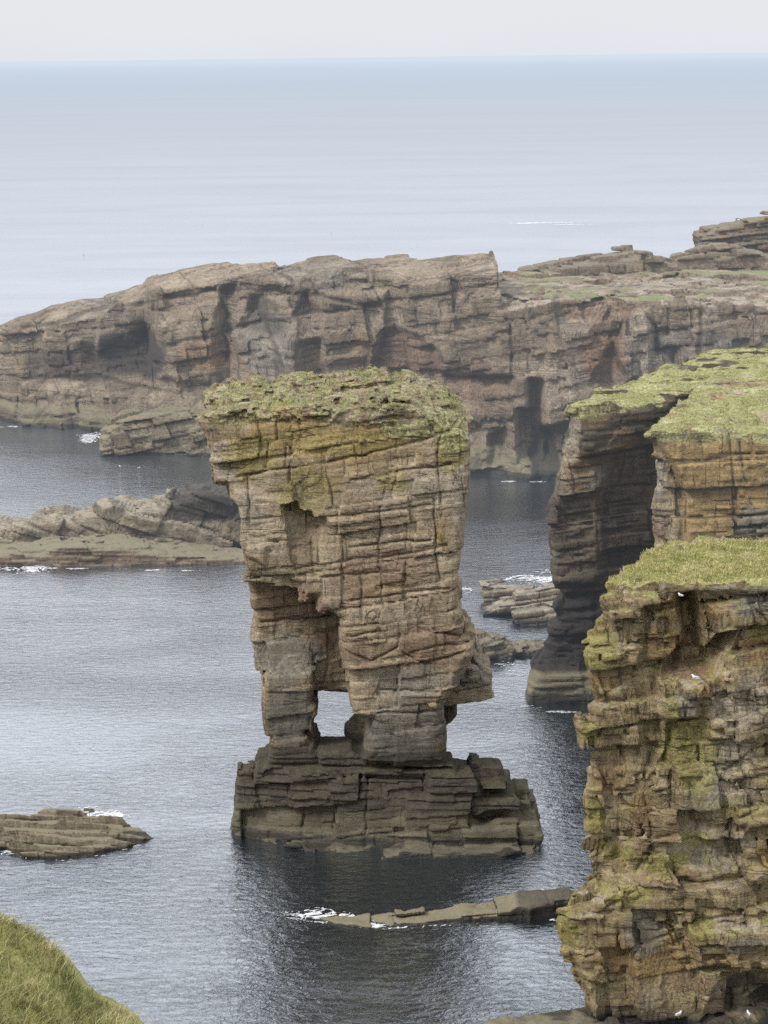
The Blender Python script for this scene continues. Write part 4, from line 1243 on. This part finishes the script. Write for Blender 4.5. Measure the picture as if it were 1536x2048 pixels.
def grass_material(name, cols, scale=1.0):
    m = bpy.data.materials.new(name)
    N = NT(m)
    co = N.n('ShaderNodeNewGeometry').outputs['Position']
    n1 = N.noise(co, .9 * scale, 4, .6)
    n2 = N.noise(co, 9 * scale, 3, .7)
    f = N.math('ADD', N.math('MULTIPLY', n1, .8), N.math('MULTIPLY', n2, .45))
    c = N.ramp(f, [(.42, cols[0]), (.56, cols[1]), (.68, cols[2]), (.82, cols[3])])
    bs = N.n('ShaderNodeBsdfPrincipled', inp={'Base Color': c, 'Roughness': .85, 'Specular IOR Level': .15})
    N.put(N.n('ShaderNodeOutputMaterial').inputs[0], bs.outputs[0])
    return m


M_fg = grass_material('slope_grass', [(.11, .115, .04), (.22, .23, .08), (.34, .32, .13), (.50, .44, .24)], .8)
M_ng = grass_material('clifftop_grass', [(.12, .13, .045), (.26, .26, .085), (.37, .34, .14), (.48, .43, .24)], .5)
M_ng2 = grass_material('far_clifftop_grass', [(.15, .155, .06), (.25, .25, .10), (.32, .30, .15), (.40, .36, .22)], .3)
o = make_mesh('grass_slope', pos, faces, M_fg)
tag(o, kind='structure')


def blades(name, pts, nrm, n, length, width, mat, seed, lean=.5, comb=None):
    r = np.random.default_rng(seed)
    i = r.integers(0, len(pts), n)
    p_ = pts[i] + r.normal(0, .05, (n, 3)) * [1, 1, .1]
    cl = .5 + .5 * vn(p_[:, 0] * 1.7, p_[:, 1] * 1.7, 0 * p_[:, 0])
    L = length * (.35 + .9 * r.random(n)) * (.45 + cl)
    a = r.random(n) * 2 * np.pi
    side = np.stack([np.cos(a), np.sin(a), 0 * a], 1) * (width * (.6 + .8 * r.random(n)))[:, None]
    t = r.normal(0, lean, (n, 3)); t[:, 2] = 1
    if comb is not None: t += comb
    t /= np.linalg.norm(t, axis=1, keepdims=True)
    mid = p_ + t * (L * .55)[:, None]
    tip = mid + (t * [1.5, 1.5, .55]) * (L * .5)[:, None]
    V = np.stack([p_ - side - t * .03, p_ + side - t * .03, mid + side * .7, mid - side * .7, tip], 1).reshape(-1, 3)
    k = np.arange(n)[:, None] * 5
    tri = np.concatenate([k + [0, 1, 2], k + [0, 2, 3], k + [3, 2, 4]])
    o = make_mesh(name, V, tri.astype(np.int32), mat, smooth=False)
    return tag(o, kind='stuff')


r_ = np.random.default_rng(4)
tp0 = near_turf[0]
bx, by = r_.uniform(-9.5, -2.2, 60000), r_.uniform(27, 39.2, 60000)
bz = fg_z(bx.astype(F32), by.astype(F32))
bp_ = np.stack([bx, by, bz], 1)
blades('slope_tussock_grass', bp_, None, 90000, .24, .007, M_fg, 5, .5, comb=np.array([.25, 0, 0]))
M_dead = grass_material('dead_grass', [(.30, .26, .13), (.40, .35, .19), (.50, .44, .26), (.56, .50, .32)], 1.0)
blades('slope_dead_stalks', bp_, None, 12000, .38, .006, M_dead, 15, .35, comb=np.array([.35, 0, 0]))
blades('clifftop_dead_stalks', tp0, None, 7000, .26, .02, M_dead, 16, .45)
tp, tn = near_turf
sel = (tp[:, 1] > 133.3) | (vn(tp[:, 0] * 1.2, tp[:, 1], 0 * tp[:, 0]) > .1)
tp = tp[sel]
blades('clifftop_tussock_grass', tp, tn, 42000, .17, .018, M_ng, 6, .4)

cap_g = blades('tufts', cap_pts, None, 9000, .15, .02, M_ng2, 9, .5)
cap_g.parent = stack_root
far_t = np.concatenate([mid_turf, pr_turf])
far_t = far_t[(far_t[:, 0] < 46) & (vn(far_t[:, 0] / 1.8, far_t[:, 1] / 1.8, 0 * far_t[:, 0]) > -.25)]
blades('headland_tussock_grass', far_t, None, 45000, .13, .03, M_ng2, 8, .4)

# ------------------------------------------------------------------ foam
mf = bpy.data.materials.new('foam')
N = NT(mf)
fco = N.n('ShaderNodeNewGeometry').outputs['Position']
fmx = N.n('ShaderNodeMixShader')
N.put(fmx.inputs[0], N.rng(N.noise(fco, 2.2, 5, .7), .32, .62, .25, .95))
N.put(fmx.inputs[1], N.n('ShaderNodeBsdfTransparent').outputs[0])
N.put(fmx.inputs[2], N.n('ShaderNodeBsdfPrincipled', inp={'Base Color': (.80, .83, .86, 1), 'Roughness': .8}).outputs[0])
N.put(N.n('ShaderNodeOutputMaterial').inputs[0], fmx.outputs[0])


def foam(spots, h=.10, seed=1):
    Vs, Fs, n0 = [], [], 0
    for (px, py, rx, ry, ang, dens) in spots:
        c = S(px, py)
        k = c[1] / FPX * 1.05
        ax_, ay_ = rx * k, ry * k * c[1] / 60.0
        hh = h * max(1, c[1] / 170)
        n = int(1.5 * max(ax_, ay_) / hh) + 2
        g = (np.arange(-n, n + 1) * hh).astype(F32)
        A, B = np.meshgrid(g, g, indexing='ij')
        ca, sa = math.cos(ang), math.sin(ang)
        u, v = A * ca + B * sa, -A * sa + B * ca
        s_ = max(1, c[1] / 200)
        wx = .8 * vn(A / s_ + seed, B / s_, 0 * A + 5)
        d = np.sqrt((u / ax_) ** 2 + (v / ay_) ** 2) + .5 * wx
        lace = 1 - 2.6 * np.abs(vn((u + wx) / .55 / s_, (v + wx) / .4 / s_ * 1.3, 0 * A + seed)) - .5 * np.abs(vn(u * 4 / s_, v * 5 / s_, 0 * A))
        keep = lace + dens * 1.1 - 1.25 * d > -.15
        I, J = np.nonzero(keep)
        cx_, cy_ = A[I, J] + c[0], B[I, J] + c[1]
        z = .03 + .10 * np.maximum(0, dens - d[I, J]) * (.5 + vn(cx_ * 3, cy_ * 3, 0 * cx_))
        e = hh * .52
        quad = np.stack([np.stack([cx_ - e, cy_ - e, z], 1), np.stack([cx_ + e, cy_ - e, z], 1), np.stack([cx_ + e, cy_ + e, z], 1), np.stack([cx_ - e, cy_ + e, z], 1)], 1)
        Vs.append(quad.reshape(-1, 3))
        m_ = len(I)
        Fs.append(np.arange(m_ * 4).reshape(-1, 4) + n0)
        n0 += m_ * 4
    o = make_mesh('sea_foam', np.concatenate(Vs), np.concatenate(Fs).astype(np.int32), mf, smooth=False)
    return tag(o, kind='stuff')


foam([(665, 1838, 80, 9, -.25, .8), (620, 1830, 40, 9, 0, .8), (715, 1850, 50, 5, -.2, .8), (800, 1856, 60, 3, .1, .3),
      (200, 1632, 50, 7, -.15, .9), (165, 1622, 26, 6, 0, .9), (100, 1632, 50, 3, .1, .3), (60, 1640, 40, 5, .2, .0), (15, 1704, 24, 6, -.2, .8), (62, 1712, 24, 5, 0, .8), (240, 1645, 20, 8, 0, 0), (440, 1665, 50, 3, 0, -.1)], .06)
foam([(1060, 1158, 70, 6, 0, .5), (1100, 1162, 40, 6, 0, .8), (990, 1205, 35, 5, 0, .05), (1000, 1215, 30, 3, 0, .15), (1118, 1252, 16, 6, 0, .8), (1010, 1330, 50, 8, 0, -.1), (1040, 1350, 50, 14, 0, -.22), (935, 1185, 25, 20, 0, -.25), (1085, 1145, 60, 6, 0, -.05)], .10, 2)
foam([(185, 874, 24, 5, 0, .9), (205, 862, 20, 5, .3, .9), (178, 882, 16, 3, 0, .8), (70, 1134, 28, 8, 0, 1.2), (25, 1138, 30, 3, 0, .5), (220, 858, 12, 3, 0, .3)], .13, 3)
foam([(1070, 446, 60, 1.0, .0, .6), (1140, 449, 50, .8, .0, .3)], .16, 4)
rw = np.random.default_rng(12)
wash = []
for line in ([(0, 853), (100, 852), (200, 852)], [(225, 880), (300, 897), (420, 910)], [(940, 963), (1020, 962), (1100, 963)], [(0, 1134), (150, 1137), (300, 1140), (490, 1142)],
             [(1050, 1412), (1110, 1424), (1180, 1428)], [(20, 1716), (120, 1722), (200, 1712), (300, 1684)],
             [(760, 1858), (900, 1849), (1040, 1844), (1120, 1838)], [(960, 2058), (1100, 2030), (1170, 2020)]):
    for (ax_, ay_), (bx_, by_) in zip(line[:-1], line[1:]):
        for t_ in np.arange(0, 1, 24 / (abs(bx_ - ax_) + 1)):
            if rw.random() < .3:
                wash.append((ax_ + (bx_ - ax_) * t_, ay_ + (by_ - ay_) * t_ + rw.uniform(-1, 1.5), rw.uniform(8, 24), rw.uniform(1.0, 2.4), 0, rw.uniform(-.1, .55)))
foam(wash, .07, 6)

# ------------------------------------------------------------------ gulls and floats
def plain(name, c, rough=.7):
    m = bpy.data.materials.new(name)
    N = NT(m)
    co = N.n('ShaderNodeNewGeometry').outputs['Position']
    n = N.noise(co, 30, 3, .6)
    col = N.mix(n, tuple(v * .82 for v in c) + (1,), tuple(min(1, v * 1.08) for v in c) + (1,))
    N.put(N.n('ShaderNodeOutputMaterial').inputs[0], N.n('ShaderNodeBsdfPrincipled', inp={'Base Color': col, 'Roughness': rough}).outputs[0])
    return m


M_white, M_greyw, M_beak, M_orange, M_blk = plain('white_feathers', (.72, .72, .70)), plain('grey_feathers', (.33, .35, .38)), plain('beak_yellow', (.6, .4, .05)), plain('buoy_orange', (.75, .22, .05), .4), plain('black_tips', (.03, .03, .03))


def blob_mesh(name, caps, h, mat, parent, k=.03):
    """smooth union of tapered capsules (a, ra, b, rb)"""
    P_ = np.array([c[0] for c in caps] + [c[2] for c in caps])
    rr = max(max(c[1], c[3]) for c in caps) + 3 * h
    lo, hi = P_.min(0) - rr, P_.max(0) + rr
    ax = [np.arange(lo[i], hi[i] + h, h, dtype=F32) for i in range(3)]
    X, Y, Z = ax[0][:, None, None], ax[1][None, :, None], ax[2][None, None, :]
    f = None
    for a, ra, b, rb in caps:
        a, b = np.array(a), np.array(b)
        e = b - a
        L2 = float(e @ e) + 1e-9
        t = np.clip(((X - a[0]) * e[0] + (Y - a[1]) * e[1] + (Z - a[2]) * e[2]) / L2, 0, 1)
        d = np.sqrt((X - a[0] - e[0] * t) ** 2 + (Y - a[1] - e[1] * t) ** 2 + (Z - a[2] - e[2] * t) ** 2) - (ra + (rb - ra) * t)
        if f is None: f = d
        else:
            q = np.clip(.5 + .5 * (d - f) / k, 0, 1)
            f = d * (1 - q) + f * q - k * q * (1 - q)
    pos, faces = surface_nets(np.ascontiguousarray(f.astype(F32)), [a[0] for a in ax], h)
    return make_mesh(name, pos, faces, mat, None, parent)


def gull(name, loc, rot, lab, legs=True, s=1.0, group=None, sit=False):
    r = empty(name)
    tag(r, lab, 'gull', group)
    z = .12 if legs and not sit else .0
    blob_mesh('body', [((-.14, 0, .10 + z), .075, (.08, 0, .12 + z), .085), ((.08, 0, .12 + z), .075, (.15, 0, .20 + z), .045), ((.15, 0, .21 + z), .046, (.175, 0, .235 + z), .045), ((-.14, 0, .10 + z), .06, (-.26, 0, .09 + z), .022)], .014, M_white, r)
    for sd in (-1, 1):
        wv = blob_mesh('wing', [((.06, .072 * sd, .145 + z), .03, (-.12, .06 * sd, .15 + z), .032), ((-.12, .06 * sd, .15 + z), .03, (-.30, .02 * sd, .13 + z), .010)], .012, M_greyw, r, .02)
        blob_mesh('wing_tip', [((-.27, .025 * sd, .135 + z), .014, (-.36, .008 * sd, .12 + z), .006)], .007, M_blk, wv, .01)
        if legs and not sit:
            blob_mesh('leg', [((.0, .03 * sd, .0), .008, (.0, .03 * sd, .16), .009), ((0, .03 * sd, .004), .008, (.05, .035 * sd, .004), .006)], .006, M_beak, r, .01)
    blob_mesh('beak', [((.20, 0, .235 + z), .016, (.265, 0, .22 + z), .007)], .006, M_beak, r, .01)
    r.location = loc
    r.rotation_euler = (0, 0, rot)
    r.scale = (s, s, s)
    return r


gull('gull', P(1391, 1359, 131.4), 2.7, 'white gull sitting on the ledge above the square grey block', sit=True, s=1.15)
gull('gull', P(1361, 1193, 132.2), 2.4, 'small white gull tucked just under the turf edge of the near cliff', sit=True, s=.8)
gull('gull', P(1357, 2036, 130.6), .6, 'white gull standing in the dark at the very bottom of the near cliff', sit=False, s=1.15)
gull('gull', P(1497, 2034, 130.6), 1.8, 'white gull at bottom right below the dark undercut', sit=False, s=1.0)
gull('gull', S(240, 934), 2.0, 'left one of two white gulls afloat before the far headland', sit=True, s=.95, group='gulls afloat in the bay')
gull('gull', S(278, 937), .4, 'right one of two white gulls afloat before the far headland', sit=True, s=.95, group='gulls afloat in the bay')


def buoy(loc, lab, s=1.0):
    r = tag(empty('buoy'), lab, 'buoy', 'orange buoys out at sea')
    blob_mesh('float', [((0, 0, .02), .36, (0, 0, .18), .30)], .05, M_orange, r, .05)
    blob_mesh('ring', [((0, 0, .5), .06, (0, 0, .6), .06)], .02, M_greyw, r, .02)
    r.location = loc
    r.scale = (s, s, s)


buoy(S(167, 511), 'orange buoy on the open sea left of the headland ridge', .7)
buoy(S(663, 468), 'orange buoy on the open sea above the middle of the headland', .7)

SC.view_settings.view_transform = 'Standard'
SC.view_settings.look = 'None'
SC.view_settings.exposure = 0
SC.render.engine = 'CYCLES'
SC.cycles.use_adaptive_sampling = True
SC.cycles.adaptive_threshold = .01
SC.cycles.use_denoising = False
SC.cycles.max_bounces = 4
SC.cycles.diffuse_bounces = 3
SC.cycles.glossy_bounces = 2
SC.cycles.sample_clamp_indirect = 3
SC.cycles.blur_glossy = .5
SC.cycles.caustics_reflective = False
print('script took %.1f s' % (time.time() - T0))
